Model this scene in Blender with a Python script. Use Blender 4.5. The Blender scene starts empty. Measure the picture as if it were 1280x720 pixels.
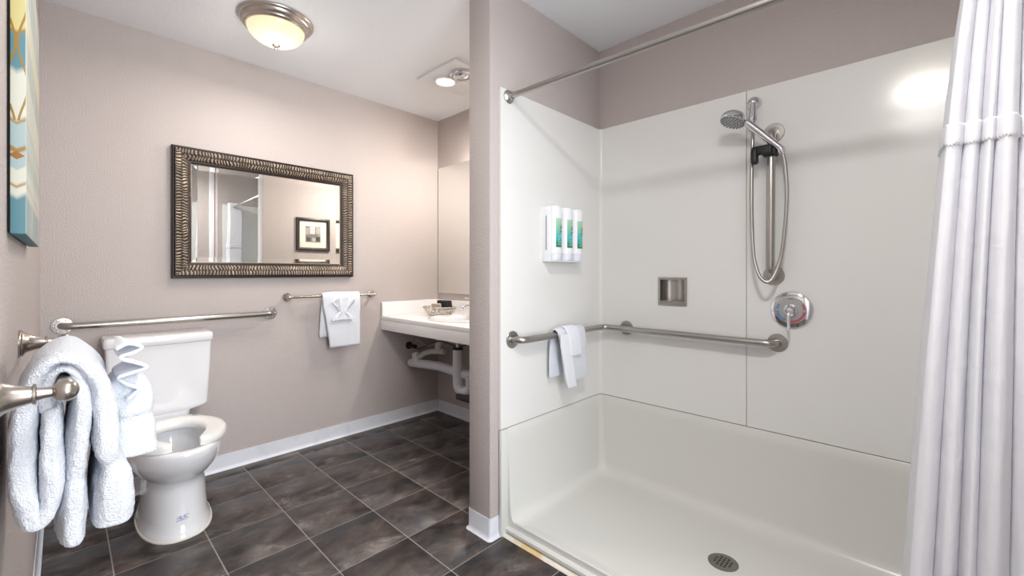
import bpy, bmesh, math, random
from mathutils import Vector, Matrix, noise
from mathutils.bvhtree import BVHTree
PI = math.pi
S = bpy.context.scene
C = S.collection
random.seed(7)

# ---------------------------------------------------------------- camera, world, light, exposure
cam = bpy.data.objects.new('camera', bpy.data.cameras.new('camera'))
C.objects.link(cam)
cam.data.sensor_width = 36
cam.data.lens = 36 * 539.4 / 1280
cam.data.shift_y = -(360 - 339.9) / 1280
cam.data.clip_start = 0.01
cam.location = (0.0748, -2.9832, 1.1658)
cam.rotation_euler = (PI / 2, 0, -0.8053)
S.camera = cam

world = bpy.data.worlds.new('world')
S.world = world
world.use_nodes = True
world.node_tree.nodes['Background'].inputs[0].default_value = (0.8, 0.88, 1, 1)
world.node_tree.nodes['Background'].inputs[1].default_value = 0.5

S.view_settings.view_transform = 'Standard'
S.view_settings.look = 'None'
S.view_settings.gamma = 1
S.view_settings.use_curve_mapping = False
S.view_settings.exposure = 0.28

W_CEIL, W_NEAR, W_VAN, W_HEAT, W_HALL = 6.5, 14.5, 36.0, 3.0, 80.0


def lamp(name, kind, loc, watts, col, size=0.1, rot=None, size_y=None):
    d = bpy.data.lights.new(name, kind)
    d.energy = watts
    d.color = col
    if kind == 'AREA':
        d.shape = 'RECTANGLE' if size_y else 'DISK'
        d.size = size
        if size_y:
            d.size_y = size_y
    else:
        d.shadow_soft_size = size
    o = bpy.data.objects.new(name, d)
    C.objects.link(o)
    o.location = loc
    if rot:
        o.rotation_euler = rot
    return o


# unseen fill light added in the hall, acting as daylight through the doorway
lamp('hall_fill', 'AREA', (0.62, -4.6, 1.35), W_HALL, (0.88, 0.94, 1.0), 1.2, (PI / 2, 0, 0), 2.0)

S.cycles.use_denoising = True
S.cycles.max_bounces = 10
S.cycles.diffuse_bounces = 6
S.cycles.glossy_bounces = 6
S.cycles.sample_clamp_indirect = 6
S.cycles.caustics_reflective = False
S.cycles.caustics_refractive = False


# ---------------------------------------------------------------- materials
def srgb(*c):
    return tuple(((v / 255) / 12.92 if v / 255 <= 0.04045 else ((v / 255 + 0.055) / 1.055) ** 2.4) for v in c) + (1,)


def mat(name, col, rough=0.5, metal=0.0, bump=None, var=None, emit=None, trans=0, coat=0, ani=0, spec=None):
    """bump=(scale, strength, distance, detail)  var=(scale, colour2, low, high)"""
    m = bpy.data.materials.new(name)
    m.use_nodes = True
    nt = m.node_tree
    p = nt.nodes['Principled BSDF']
    p.inputs['Base Color'].default_value = col
    p.inputs['Roughness'].default_value = rough
    p.inputs['Metallic'].default_value = metal
    if spec is not None:
        p.inputs['Specular IOR Level'].default_value = spec
    if coat:
        p.inputs['Coat Weight'].default_value = coat
        p.inputs['Coat Roughness'].default_value = 0.05
    if trans:
        p.inputs['Transmission Weight'].default_value = trans
    if emit:
        p.inputs['Emission Color'].default_value = emit[0]
        p.inputs['Emission Strength'].default_value = emit[1]
    geo = nt.nodes.new('ShaderNodeNewGeometry')
    if var:
        n = nt.nodes.new('ShaderNodeTexNoise')
        n.inputs['Scale'].default_value = var[0]
        n.inputs['Detail'].default_value = 5
        nt.links.new(geo.outputs['Position'], n.inputs['Vector'])
        r = nt.nodes.new('ShaderNodeMapRange')
        r.inputs[1].default_value = var[2]
        r.inputs[2].default_value = var[3]
        nt.links.new(n.outputs['Fac'], r.inputs[0])
        mx = nt.nodes.new('ShaderNodeMix')
        mx.data_type = 'RGBA'
        mx.inputs[6].default_value = col
        mx.inputs[7].default_value = var[1]
        nt.links.new(r.outputs[0], mx.inputs[0])
        nt.links.new(mx.outputs[2], p.inputs['Base Color'])
    if bump:
        n = nt.nodes.new('ShaderNodeTexNoise')
        n.inputs['Scale'].default_value = bump[0]
        n.inputs['Detail'].default_value = bump[3]
        nt.links.new(geo.outputs['Position'], n.inputs['Vector'])
        b = nt.nodes.new('ShaderNodeBump')
        b.inputs['Strength'].default_value = bump[1]
        b.inputs['Distance'].default_value = bump[2]
        nt.links.new(n.outputs['Fac'], b.inputs['Height'])
        nt.links.new(b.outputs[0], p.inputs['Normal'])
    return m


M = {}
M['wall'] = mat('wall_paint', srgb(188, 179, 176), 0.62, bump=(150, 0.8, 0.004, 3), spec=0.4)
M['ceiling'] = mat('ceiling_paint', srgb(236, 239, 243), 0.8, bump=(110, 0.6, 0.004, 3))
M['hall'] = mat('hall_paint', srgb(200, 194, 188), 0.7)
M['trim'] = mat('white_trim', srgb(236, 238, 242), 0.35)
M['vinyl'] = mat('vinyl_base', srgb(224, 227, 234), 0.38, var=(9, srgb(212, 215, 224), 0.5, 0.75))
M['panel'] = mat('gelcoat_panel', srgb(226, 226, 224), 0.16, spec=0.5)
M['pan'] = mat('gelcoat_pan', srgb(214, 214, 210), 0.22, bump=(900, 0.05, 0.0006, 1))
M['grime'] = mat('aged_caulk', srgb(150, 138, 112), 0.7)
M['edging'] = mat('painted_edging', srgb(226, 221, 210), 0.6, var=(7, srgb(214, 190, 140), 0.48, 0.56))
M['porcelain'] = mat('porcelain', srgb(236, 237, 240), 0.07, coat=0.3)
M['seat'] = mat('seat_plastic', srgb(240, 240, 238), 0.22)
M['nickel'] = mat('brushed_nickel', srgb(188, 180, 172), 0.27, 1.0)
M['steel'] = mat('satin_steel', srgb(176, 172, 168), 0.3, 1.0, bump=(400, 0.08, 0.0005, 2))
M['chrome'] = mat('chrome', srgb(218, 218, 222), 0.08, 1.0)
M['black'] = mat('black_plastic', srgb(28, 28, 30), 0.4)
M['dark'] = mat('dark_void', srgb(12, 12, 12), 0.8)  # near-black; also painted as shade in gaps and the drain
M['pvc'] = mat('pvc_cover', srgb(216, 216, 222), 0.35)
M['laminate'] = mat('laminate', srgb(240, 239, 240), 0.35)
M['mirror'] = mat('mirror_silver', (0.93, 0.945, 0.93, 1), 0.0, 1.0)
M['towel'] = mat('terry', srgb(228, 232, 239), 0.95, bump=(380, 0.8, 0.005, 6), spec=0.1)
M['towel2'] = mat('flat_weave', srgb(230, 233, 240), 0.9, bump=(700, 0.35, 0.0015, 2), spec=0.1)
M['white_plastic'] = mat('white_plastic', srgb(238, 240, 244), 0.3)
M['grout'] = mat('grout', srgb(150, 145, 140), 0.8)
M['carpet'] = mat('hall_carpet', srgb(120, 112, 104), 0.95)
M['red'] = mat('red_enamel', srgb(196, 28, 40), 0.4)
M['blue'] = mat('blue_enamel', srgb(40, 120, 190), 0.4)
M['navy'] = mat('blue_print', srgb(60, 70, 170), 0.4)
M['dial'] = mat('dial_face', srgb(178, 180, 182), 0.35, 0.6)
M['wicker'] = mat('woven_basket', srgb(222, 215, 205), 0.6, var=(60, srgb(150, 138, 125), 0.45, 0.65))
M['soap_dark'] = mat('dark_wrapper', srgb(34, 35, 42), 0.35)
M['soap_tan'] = mat('tan_wrapper', srgb(190, 180, 165), 0.5)
M['pic_black'] = mat('black_frame', srgb(40, 38, 38), 0.35)
M['mat_board'] = mat('cream_mat', srgb(232, 226, 212), 0.8)


def tile_material():
    m = bpy.data.materials.new('slate_tile')
    m.use_nodes = True
    nt = m.node_tree
    L = nt.links
    p = nt.nodes['Principled BSDF']
    p.inputs['Roughness'].default_value = 0.38
    p.inputs['Specular IOR Level'].default_value = 0.4
    geo = nt.nodes.new('ShaderNodeNewGeometry')
    inf = nt.nodes.new('ShaderNodeObjectInfo')
    mul = nt.nodes.new('ShaderNodeMath')
    mul.operation = 'MULTIPLY'
    mul.inputs[1].default_value = 37.0
    L.new(inf.outputs['Random'], mul.inputs[0])
    add = nt.nodes.new('ShaderNodeVectorMath')
    add.operation = 'ADD'
    L.new(geo.outputs['Position'], add.inputs[0])
    L.new(mul.outputs[0], add.inputs[1])
    mp = nt.nodes.new('ShaderNodeMapping')
    mp.inputs['Scale'].default_value = (1.0, 1.55, 1.0)
    mp.inputs['Rotation'].default_value = (0, 0, 0.25)
    L.new(add.outputs[0], mp.inputs[0])

    def nz(scale, det, rough, dist):
        n = nt.nodes.new('ShaderNodeTexNoise')
        n.inputs['Scale'].default_value = scale
        n.inputs['Detail'].default_value = det
        n.inputs['Roughness'].default_value = rough
        n.inputs['Distortion'].default_value = dist
        L.new(mp.outputs[0], n.inputs['Vector'])
        return n
    n1 = nz(6.0, 10, 0.74, 0.5)
    cr = nt.nodes.new('ShaderNodeValToRGB')
    e = cr.color_ramp.elements
    e[0].position = 0.36
    e[0].color = srgb(36, 34, 36)
    e[1].position = 0.72
    e[1].color = srgb(142, 135, 132)
    x = e.new(0.47)
    x.color = srgb(62, 57, 56)
    x = e.new(0.58)
    x.color = srgb(90, 83, 80)
    L.new(n1.outputs['Fac'], cr.inputs[0])
    n2 = nz(9.0, 7, 0.7, 0.3)
    r = nt.nodes.new('ShaderNodeMapRange')
    r.inputs[1].default_value = 0.5
    r.inputs[2].default_value = 0.68
    r.inputs[4].default_value = 0.55
    L.new(n2.outputs['Fac'], r.inputs[0])
    mx = nt.nodes.new('ShaderNodeMix')
    mx.data_type = 'RGBA'
    L.new(r.outputs[0], mx.inputs[0])
    L.new(cr.outputs[0], mx.inputs[6])
    mx.inputs[7].default_value = srgb(92, 70, 62)
    n3 = nz(5.0, 6, 0.65, 0.4)
    mo = nt.nodes.new('ShaderNodeMapRange')
    mo.inputs[1].default_value = 0.36
    mo.inputs[2].default_value = 0.46
    mo.inputs[3].default_value = 0.6
    mo.inputs[4].default_value = 0.0
    L.new(n3.outputs['Fac'], mo.inputs[0])
    mx2 = nt.nodes.new('ShaderNodeMix')
    mx2.data_type = 'RGBA'
    L.new(mo.outputs[0], mx2.inputs[0])
    L.new(mx.outputs[2], mx2.inputs[6])
    mx2.inputs[7].default_value = srgb(50, 56, 64)
    L.new(mx2.outputs[2], p.inputs['Base Color'])
    b = nt.nodes.new('ShaderNodeBump')
    b.inputs['Strength'].default_value = 0.25
    b.inputs['Distance'].default_value = 0.002
    L.new(n1.outputs['Fac'], b.inputs['Height'])
    L.new(b.outputs[0], p.inputs['Normal'])
    return m


M['tile'] = tile_material()


def attr_material(name, c1, c2, rough=0.4, metal=0.0, rough2=None, spec=0.5):
    """colour blended by the vertex attribute 'tint'"""
    m = mat(name, c1, rough, metal, spec=spec)
    nt = m.node_tree
    a = nt.nodes.new('ShaderNodeAttribute')
    a.attribute_name = 'tint'
    mx = nt.nodes.new('ShaderNodeMix')
    mx.data_type = 'RGBA'
    mx.inputs[6].default_value = c1
    mx.inputs[7].default_value = c2
    nt.links.new(a.outputs['Fac'], mx.inputs[0])
    nt.links.new(mx.outputs[2], nt.nodes['Principled BSDF'].inputs['Base Color'])
    return m


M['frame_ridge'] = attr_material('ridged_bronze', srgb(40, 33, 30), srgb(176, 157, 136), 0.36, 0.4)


def ramp_material(name, axis, lo, hi, stops, rough=0.4, nscale=0, namp=0):
    m = mat(name, (1, 1, 1, 1), rough)
    nt = m.node_tree
    geo = nt.nodes.new('ShaderNodeNewGeometry')
    sp = nt.nodes.new('ShaderNodeSeparateXYZ')
    nt.links.new(geo.outputs['Position'], sp.inputs[0])
    r = nt.nodes.new('ShaderNodeMapRange')
    r.inputs[1].default_value = lo
    r.inputs[2].default_value = hi
    nt.links.new(sp.outputs[axis], r.inputs[0])
    src = r.outputs[0]
    if nscale:
        n = nt.nodes.new('ShaderNodeTexNoise')
        n.inputs['Scale'].default_value = nscale
        nt.links.new(geo.outputs['Position'], n.inputs['Vector'])
        a = nt.nodes.new('ShaderNodeMath')
        a.operation = 'MULTIPLY_ADD'
        a.inputs[1].default_value = namp
        nt.links.new(n.outputs['Fac'], a.inputs[0])
        nt.links.new(src, a.inputs[2])
        src = a.outputs[0]
    cr = nt.nodes.new('ShaderNodeValToRGB')
    els = cr.color_ramp.elements
    els[0].position, els[0].color = stops[0]
    els[1].position, els[1].color = stops[-1]
    for q, c in stops[1:-1]:
        x = els.new(q)
        x.color = c
    nt.links.new(src, cr.inputs[0])
    nt.links.new(cr.outputs[0], nt.nodes['Principled BSDF'].inputs['Base Color'])
    return m


def curtain_material():
    m = bpy.data.materials.new('curtain_cloth')
    m.use_nodes = True
    nt = m.node_tree
    p = nt.nodes['Principled BSDF']
    p.inputs['Base Color'].default_value = srgb(250, 250, 253)
    p.inputs['Roughness'].default_value = 0.8
    t = nt.nodes.new('ShaderNodeBsdfTranslucent')
    t.inputs[0].default_value = srgb(240, 242, 248)
    mix = nt.nodes.new('ShaderNodeMixShader')
    mix.inputs[0].default_value = 0.38
    out = nt.nodes['Material Output']
    nt.links.new(p.outputs[0], mix.inputs[1])
    nt.links.new(t.outputs[0], mix.inputs[2])
    nt.links.new(mix.outputs[0], out.inputs[0])
    geo = nt.nodes.new('ShaderNodeNewGeometry')
    n = nt.nodes.new('ShaderNodeTexNoise')
    n.inputs['Scale'].default_value = 16
    n.inputs['Detail'].default_value = 4
    n.inputs['Distortion'].default_value = 1.2
    nt.links.new(geo.outputs['Position'], n.inputs['Vector'])
    b = nt.nodes.new('ShaderNodeBump')
    b.inputs['Strength'].default_value = 0.45
    b.inputs['Distance'].default_value = 0.01
    nt.links.new(n.outputs['Fac'], b.inputs['Height'])
    nt.links.new(b.outputs[0], p.inputs['Normal'])
    return m


M['curtain'] = curtain_material()


def glow_material(name, inner, outer, strength, cx, cy, rad):
    """frosted glass lit from inside: hottest around the bulbs, yellower to the rim"""
    m = bpy.data.materials.new(name)
    m.use_nodes = True
    nt = m.node_tree
    p = nt.nodes['Principled BSDF']
    p.inputs['Base Color'].default_value = (0.25, 0.22, 0.18, 1)
    p.inputs['Roughness'].default_value = 0.2
    geo = nt.nodes.new('ShaderNodeNewGeometry')
    d = nt.nodes.new('ShaderNodeVectorMath')
    d.operation = 'SUBTRACT'
    d.inputs[1].default_value = (cx, cy, 0)
    nt.links.new(geo.outputs['Position'], d.inputs[0])
    k = nt.nodes.new('ShaderNodeVectorMath')
    k.operation = 'MULTIPLY'
    k.inputs[1].default_value = (1, 1, 0)
    nt.links.new(d.outputs[0], k.inputs[0])
    ln = nt.nodes.new('ShaderNodeVectorMath')
    ln.operation = 'LENGTH'
    nt.links.new(k.outputs[0], ln.inputs[0])
    r = nt.nodes.new('ShaderNodeMapRange')
    r.inputs[1].default_value = rad * 0.35
    r.inputs[2].default_value = rad
    nt.links.new(ln.outputs['Value'], r.inputs[0])
    mx = nt.nodes.new('ShaderNodeMix')
    mx.data_type = 'RGBA'
    mx.inputs[6].default_value = inner
    mx.inputs[7].default_value = outer
    nt.links.new(r.outputs[0], mx.inputs[0])
    nt.links.new(mx.outputs[2], p.inputs['Emission Color'])
    p.inputs['Emission Strength'].default_value = strength
    return m


# ---------------------------------------------------------------- mesh helpers
ORG = {}


def finish(bm, name, m, angle=35, smooth=True):
    bmesh.ops.remove_doubles(bm, verts=bm.verts, dist=1e-6)
    bmesh.ops.recalc_face_normals(bm, faces=bm.faces)
    me = bpy.data.meshes.new(name)
    bm.to_mesh(me)
    bm.free()
    if smooth:
        me.polygons.foreach_set('use_smooth', [True] * len(me.polygons))
        me.set_sharp_from_angle(angle=math.radians(angle))
    if m:
        me.materials.append(M[m] if isinstance(m, str) else m)
    return me


def obj(name, bm, m, parent=None, angle=35, smooth=True, label=None, group=None, cat=None, kind=None):
    me = finish(bm, name, m, angle, smooth) if isinstance(bm, bmesh.types.BMesh) else bm
    o = bpy.data.objects.new(name, me)
    C.objects.link(o)
    if parent:
        base = ORG[parent.name]
        o.parent = parent
    else:
        vs = [v.co for v in me.vertices]
        lo = [min(v[i] for v in vs) for i in range(3)]
        hi = [max(v[i] for v in vs) for i in range(3)]
        base = Vector(((lo[0] + hi[0]) / 2, (lo[1] + hi[1]) / 2, lo[2]))
        o.location = base
    me.transform(Matrix.Translation(-base))
    ORG[o.name] = base.copy()
    for k, v in (('label', label), ('group', group), ('category', cat), ('kind', kind)):
        if v:
            o[k] = v
    return o


def thing(name, loc, label, cat, group=None):
    o = bpy.data.objects.new(name, None)
    o.empty_display_size = 0.05
    C.objects.link(o)
    o.location = loc
    ORG[o.name] = Vector(loc)
    o['label'] = label
    o['category'] = cat
    if group:
        o['group'] = group
    return o


def nb():
    return bmesh.new()


def box(bm, x0, x1, y0, y1, z0, z1, bev=0.0, seg=2):
    r = bmesh.ops.create_cube(bm, size=1)
    vs = r['verts']
    for v in vs:
        v.co = Vector((x0 + (v.co.x + .5) * (x1 - x0), y0 + (v.co.y + .5) * (y1 - y0), z0 + (v.co.z + .5) * (z1 - z0)))
    if bev:
        es = {e for v in vs for e in v.link_edges}
        bmesh.ops.bevel(bm, geom=list(es), offset=bev, segments=seg, profile=0.5, affect='EDGES')
    return bm


def loft(bm, rings, closed=True, caps=(True, True)):
    R = [[bm.verts.new(p) for p in r] for r in rings]
    n = len(R[0])
    for a, b in zip(R, R[1:]):
        for i in range(n if closed else n - 1):
            j = (i + 1) % n
            bm.faces.new((a[i], a[j], b[j], b[i]))
    if caps[0] and closed:
        bm.faces.new(R[0])
    if caps[1] and closed:
        bm.faces.new(R[-1])
    return R


def basis(d):
    d = Vector(d).normalized()
    u = d.orthogonal().normalized()
    return d, u, d.cross(u)


def lathe(bm, prof, at, axis=(0, 0, 1), n=32, caps=(True, True)):
    """prof = [(radius, distance along the axis)]"""
    d, u, v = basis(axis)
    at = Vector(at)
    rings = []
    for r, h in prof:
        r = max(r, 1e-5)
        rings.append([at + d * h + (u * math.cos(2 * PI * i / n) + v * math.sin(2 * PI * i / n)) * r for i in range(n)])
    loft(bm, rings, True, caps)
    return bm


def smooth_path(pts, k=8):
    P = [Vector(p) for p in pts]
    out = []
    for i in range(len(P) - 1):
        p0 = P[max(i - 1, 0)]
        p1, p2 = P[i], P[i + 1]
        p3 = P[min(i + 2, len(P) - 1)]
        for j in range(k):
            t = j / k
            out.append(0.5 * ((2 * p1) + (p2 - p0) * t + (2 * p0 - 5 * p1 + 4 * p2 - p3) * t * t + (3 * p1 - p0 - 3 * p2 + p3) * t ** 3))
    out.append(P[-1])
    return out


def fillet(pts, r, k=8):
    """polyline with rounded corners of radius r"""
    P = [Vector(p) for p in pts]
    out = [P[0]]
    for a, b, c in zip(P, P[1:], P[2:]):
        u, w = (a - b).normalized(), (c - b).normalized()
        ang = u.angle(w)
        d = r / math.tan(ang / 2)
        p, q = b + u * d, b + w * d
        cen = b + (u + w).normalized() * (r / math.sin(ang / 2))
        for i in range(k + 1):
            t = i / k
            va, vb_ = p - cen, q - cen
            th = va.angle(vb_)
            out.append(cen + (va * math.sin((1 - t) * th) + vb_ * math.sin(t * th)) / math.sin(th))
    out.append(P[-1])
    return out


def tube(bm, pts, r, n=16, caps=(True, True), rx=None):
    P = [Vector(p) for p in pts]
    rings = []
    prev = None
    for i, p in enumerate(P):
        t = (P[min(i + 1, len(P) - 1)] - P[max(i - 1, 0)]).normalized()
        if prev is None:
            u = t.orthogonal().normalized()
        else:
            u = (prev - t * prev.dot(t)).normalized()
        prev = u
        v = t.cross(u)
        rr = r(i / (len(P) - 1)) if callable(r) else r
        rings.append([p + (u * math.cos(2 * PI * j / n) + v * math.sin(2 * PI * j / n)) * rr for j in range(n)])
    loft(bm, rings, True, caps)
    return bm


def nz(v, s):
    return noise.noise(Vector(v) * s)


def egg(z, yb, yf, w, cx, n=56, e=1.0, mid=0.45):
    """egg outline: yb back (towards the wall), yf front, half width w"""
    yc = yb + (yf - yb) * mid
    out = []
    for i in range(n):
        a = 2 * PI * i / n
        ca, sa = math.cos(a), math.sin(a)
        x = math.copysign(abs(ca) ** e, ca) * w
        y = math.copysign(abs(sa) ** e, sa)
        y = yc + (yf - yc) * y if y > 0 else yc + (yb - yc) * (-y)
        out.append((cx + x, y, z))
    return out


def rrect(hx, hy, r, n=6):
    pts = []
    for cx, cy, a0 in ((hx - r, hy - r, 0), (-hx + r, hy - r, 90), (-hx + r, -hy + r, 180), (hx - r, -hy + r, 270)):
        for i in range(n + 1):
            a = math.radians(a0 + 90 * i / n)
            pts.append((cx + r * math.cos(a), cy + r * math.sin(a)))
    return pts


def strip(bm, path, fmap, n=44, amp=0.0015, seed=0.0, k=6, e=0.28, fold=0.0, fuzz=0.0):
    """a folded piece of cloth hung over a bar.
    path: [(off, z, half thickness, half width, shift along the bar)]; fmap(s, off, z) -> world point"""
    P = []
    L = len(path)
    for i in range(L - 1):
        q = [path[max(i - 1, 0)], path[i], path[i + 1], path[min(i + 2, L - 1)]]
        for j in range(k):
            t = j / k
            P.append([0.5 * (2 * b + (c - a) * t + (2 * a - 5 * b + 4 * c - d) * t * t + (3 * b - a - 3 * c + d) * t ** 3) for a, b, c, d in zip(*q)])
    P.append(list(path[-1]))
    rings = []
    m = len(P)
    for i, (o, z, th, w, s) in enumerate(P):
        o0, z0 = P[max(i - 1, 0)][:2]
        o1, z1 = P[min(i + 1, m - 1)][:2]
        tx, tz = o1 - o0, z1 - z0
        l = math.hypot(tx, tz) or 1
        nx, nzz = -tz / l, tx / l
        if i < 3 or i > m - 4:
            f = (0.55, 0.85, 0.97)[min(i, m - 1 - i)]
            th2, w2 = th * f, w - th * (1 - f) * 0.6
        else:
            th2, w2 = th, w
        ring = []
        for j in range(n):
            a = 2 * PI * j / n
            ca, sa = math.cos(a), math.sin(a)
            ss = math.copysign(abs(ca) ** e, ca) * w2
            tt = math.copysign(abs(sa) ** 0.6, sa) * th2
            wv = fold * math.sin((ss / max(w, 1e-4)) * 4.2 + seed + i * 0.02) if fold else 0
            tt += wv
            p = Vector(fmap(s + ss, o + nx * tt, z + nzz * tt))
            d = Vector((nz(p + Vector((seed, 0, 0)), 28), nz(p + Vector((0, seed + 5, 0)), 28), nz(p + Vector((9, 0, seed)), 28))) * amp
            d += Vector((nz(p + Vector((seed, 3, 0)), 9), nz(p + Vector((4, seed, 0)), 9), 0)) * amp * 2
            if fuzz:
                f_ = fuzz * (nz(p, 170) + 0.6 * nz(p, 330))
                d += Vector((nx * f_ * (1 if sa > 0 else -1), 0, nzz * f_)) if abs(ca) < 0.97 else Vector((0, f_ * (-1 if ca < 0 else 1), 0))
            ring.append(p + d)
        rings.append(ring)
    loft(bm, rings)
    return bm


def cut(o, cutter):
    """carve the cutter's shape out of o and drop the cutter"""
    md = o.modifiers.new('cut', 'BOOLEAN')
    md.object = cutter
    md.solver = 'EXACT'
    dg = bpy.context.evaluated_depsgraph_get()
    me = bpy.data.meshes.new_from_object(o.evaluated_get(dg))
    o.modifiers.clear()
    o.data = me
    me.set_sharp_from_angle(angle=math.radians(35))
    bpy.data.objects.remove(cutter)


def plainbox(name, *a):
    me = finish(box(nb(), *a), name, None)
    o = bpy.data.objects.new(name, me)
    C.objects.link(o)
    return o


# ---------------------------------------------------------------- the room
H = 2.44
XB, YC, YD, XC, XS = 2.273, -1.617, -1.479, 1.358, 2.226
YR = -3.17           # right end wall of the shower
YK = -3.30           # inside of the back wall with the door
Z0 = -0.0


def struct(name, bm, m, parent=None, **k):
    return obj(name, bm, m, parent, kind='structure', **k)


floor = struct('floor', box(nb(), -0.12, 2.45, -4.75, 0.12, -0.10, -0.0012), 'grout')
struct('ceiling', box(nb(), -0.12, 2.45, -4.75, 0.12, H, H + 0.1), 'ceiling')
struct('wall_toilet', box(nb(), -0.12, 2.45, 0, 0.12, -0.10, H), 'wall')
struct('wall_left', box(nb(), -0.12, 0, -4.75, 0, -0.10, H), 'wall')
struct('wall_vanity', box(nb(), XB, 2.45, YD, 0, -0.10, H), 'wall')
ws = struct('wall_shower', box(nb(), XS, 2.45, YR, YD, -0.10, H), 'wall')
bm = box(nb(), XC, XB + 0.1, YC, YD, -0.001, H, 0.004, 2)
struct('wall_partition', bm, 'wall')
struct('wall_shower_end', box(nb(), XC, 2.45, YK - 0.1, YR, -0.10, H), 'wall')
bk = nb()
box(bk, 0, 0.22, YK - 0.1, YK, -0.001, H)
box(bk, 1.12, XC, YK - 0.1, YK, -0.001, H)
box(bk, 0.22, 1.12, YK - 0.1, YK, 2.12, H)
struct('wall_back', bk, 'wall')
struct('wall_hall', box(nb(), -0.12, 2.45, -4.85, -4.75, -0.1, H), 'hall')
struct('wall_hall_right', box(nb(), 2.35, 2.45, -4.75, YK - 0.1, -0.1, H), 'hall')
tr = nb()
box(tr, 1.105, 1.17, YK - 0.105, YK + 0.015, 0, 2.12, 0.003)
box(tr, 0.17, 0.235, YK - 0.105, YK + 0.015, 0, 2.12, 0.003)
box(tr, 0.17, 1.17, YK - 0.105, YK + 0.015, 2.105, 2.17, 0.003)
struct('trim_1', tr, 'trim', label='white door casing around the doorway to the hall')
struct('trim_2', box(nb(), 1.300, 1.352, YK + 0.0005, YK + 0.016, 0.0, H - 0.001, 0.003), 'trim', label='white vertical trim board seen in the framed mirror')

# floor tiles, one object each (12 inch, square grid)
TX = [-0.0935 + 0.3048 * i for i in range(0, 9)]
TY = [-0.12 - 0.3048 * i for i in range(-1, 12)]
g = 0.0023
full = None
n_t = 0


def tile_mesh(w, d):
    b = box(nb(), g, w - g, -d + g, -g, -0.0011, 0.0, 0.0005, 1)
    return finish(b, 'tile', 'tile', 50)


for i, x in enumerate(TX):
    for j, y in enumerate(TY):
        x0, x1 = max(x, 0.0), min(x + 0.3048, XB)
        y1, y0 = min(y, 0.0), max(y - 0.3048, YK)
        if y1 <= YC - 0.001:
            x1 = min(x1, 1.424)
        elif y1 > YD > y0 and x0 > XC:
            y0 = YD
        elif x0 >= XC - 0.001 and y0 < YC:
            continue
        if x1 - x0 < 0.02 or y1 - y0 < 0.02:
            continue
        isfull = abs(x1 - x0 - 0.3048) < 1e-4 and abs(y1 - y0 - 0.3048) < 1e-4
        if isfull:
            if full is None:
                full = tile_mesh(0.3048, 0.3048)
            me = full
        else:
            me = tile_mesh(x1 - x0, y1 - y0)
        t = bpy.data.objects.new('tile', me)
        C.objects.link(t)
        t.parent = floor
        t.location = Vector((x0, y1, 0)) - ORG['floor']
struct('floor_hall', box(nb(), 0, 2.35, -4.75, YK, -0.0011, 0.0), 'carpet')


# vinyl cove base, swept profile
def cove(name, path, parent=None, h=0.0925, label=None):
    P = [Vector(p) for p in path]
    prof = [(0.0, h), (0.0028, h), (0.0032, 0.022), (0.0048, 0.011), (0.0105, 0.0035), (0.0145, 0.0022), (0.0145, 0.0), (0.0, 0.0)]
    rings = []
    for i, p in enumerate(P):
        a = (P[i] - P[i - 1]).normalized() if i else (P[1] - P[0]).normalized()
        b = (P[i + 1] - P[i]).normalized() if i < len(P) - 1 else a
        na, nbb = Vector((a.y, -a.x, 0)), Vector((b.y, -b.x, 0))
        n = (na + nbb).normalized()
        k = 1 / max(n.dot(na), 0.3)
        rings.append([(p.x + n.x * o * k, p.y + n.y * o * k, z) for o, z in prof])
    b = nb()
    loft(b, rings)
    return struct(name, b, 'vinyl', parent, label=label, angle=50)


e = 0.0008
cove('baseboard_toilet', [(0.004, -e, 0), (XB - 0.006, -e, 0)])
cove('baseboard_vanity', [(XB - e, -0.006, 0), (XB - e, YD + 0.006, 0)])
cove('baseboard_left', [(e, YK + 0.04, 0), (e, -0.004, 0)])
arc = lambda cx, cy, r, a0, a1, n=5: [(cx + r * math.cos(math.radians(a0 + (a1 - a0) * i / n)), cy + r * math.sin(math.radians(a0 + (a1 - a0) * i / n)), 0) for i in range(n + 1)]
pth = [(1.408, YC - e, 0)] + arc(XC + 0.006, YC + 0.006, 0.007, 270, 180) + arc(XC + 0.006, YD - 0.006, 0.007, 180, 90) + [(XB - 0.02, YD + e, 0)]
cove('baseboard_partition', pth[::-1], None)

# ---------------------------------------------------------------- shower stall
sh = thing('shower_stall', (1.8, -2.38, 0), 'white moulded shower stall with seamed wall panels and low walk-in pan', 'shower')
PT, PZ = 1.982, 0.470


def sheet(bm, path, z0, z1, t=0.013, r=0.02, bev=0.0015):
    P = fillet([Vector((x, y, 0)) for x, y in path], r, 8) if len(path) > 2 else [Vector((x, y, 0)) for x, y in path]
    outer = []
    for i, p in enumerate(P):
        a = (P[i] - P[i - 1]).normalized() if i else (P[1] - P[0]).normalized()
        b = (P[i + 1] - P[i]).normalized() if i < len(P) - 1 else a
        n = (Vector((-a.y, a.x, 0)) + Vector((-b.y, b.x, 0))).normalized()
        outer.append(p + n * t)
    rings = []
    for p, q in zip(P, outer):
        d = (p - q).normalized() * bev
        rings.append([(p.x, p.y, z0 + bev), (p.x, p.y, z1 - bev), (p.x - d.x, p.y - d.y, z1), (q.x, q.y, z1), (q.x, q.y, z0), (p.x - d.x, p.y - d.y, z0)])
    loft(bm, rings)
    return bm


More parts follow.
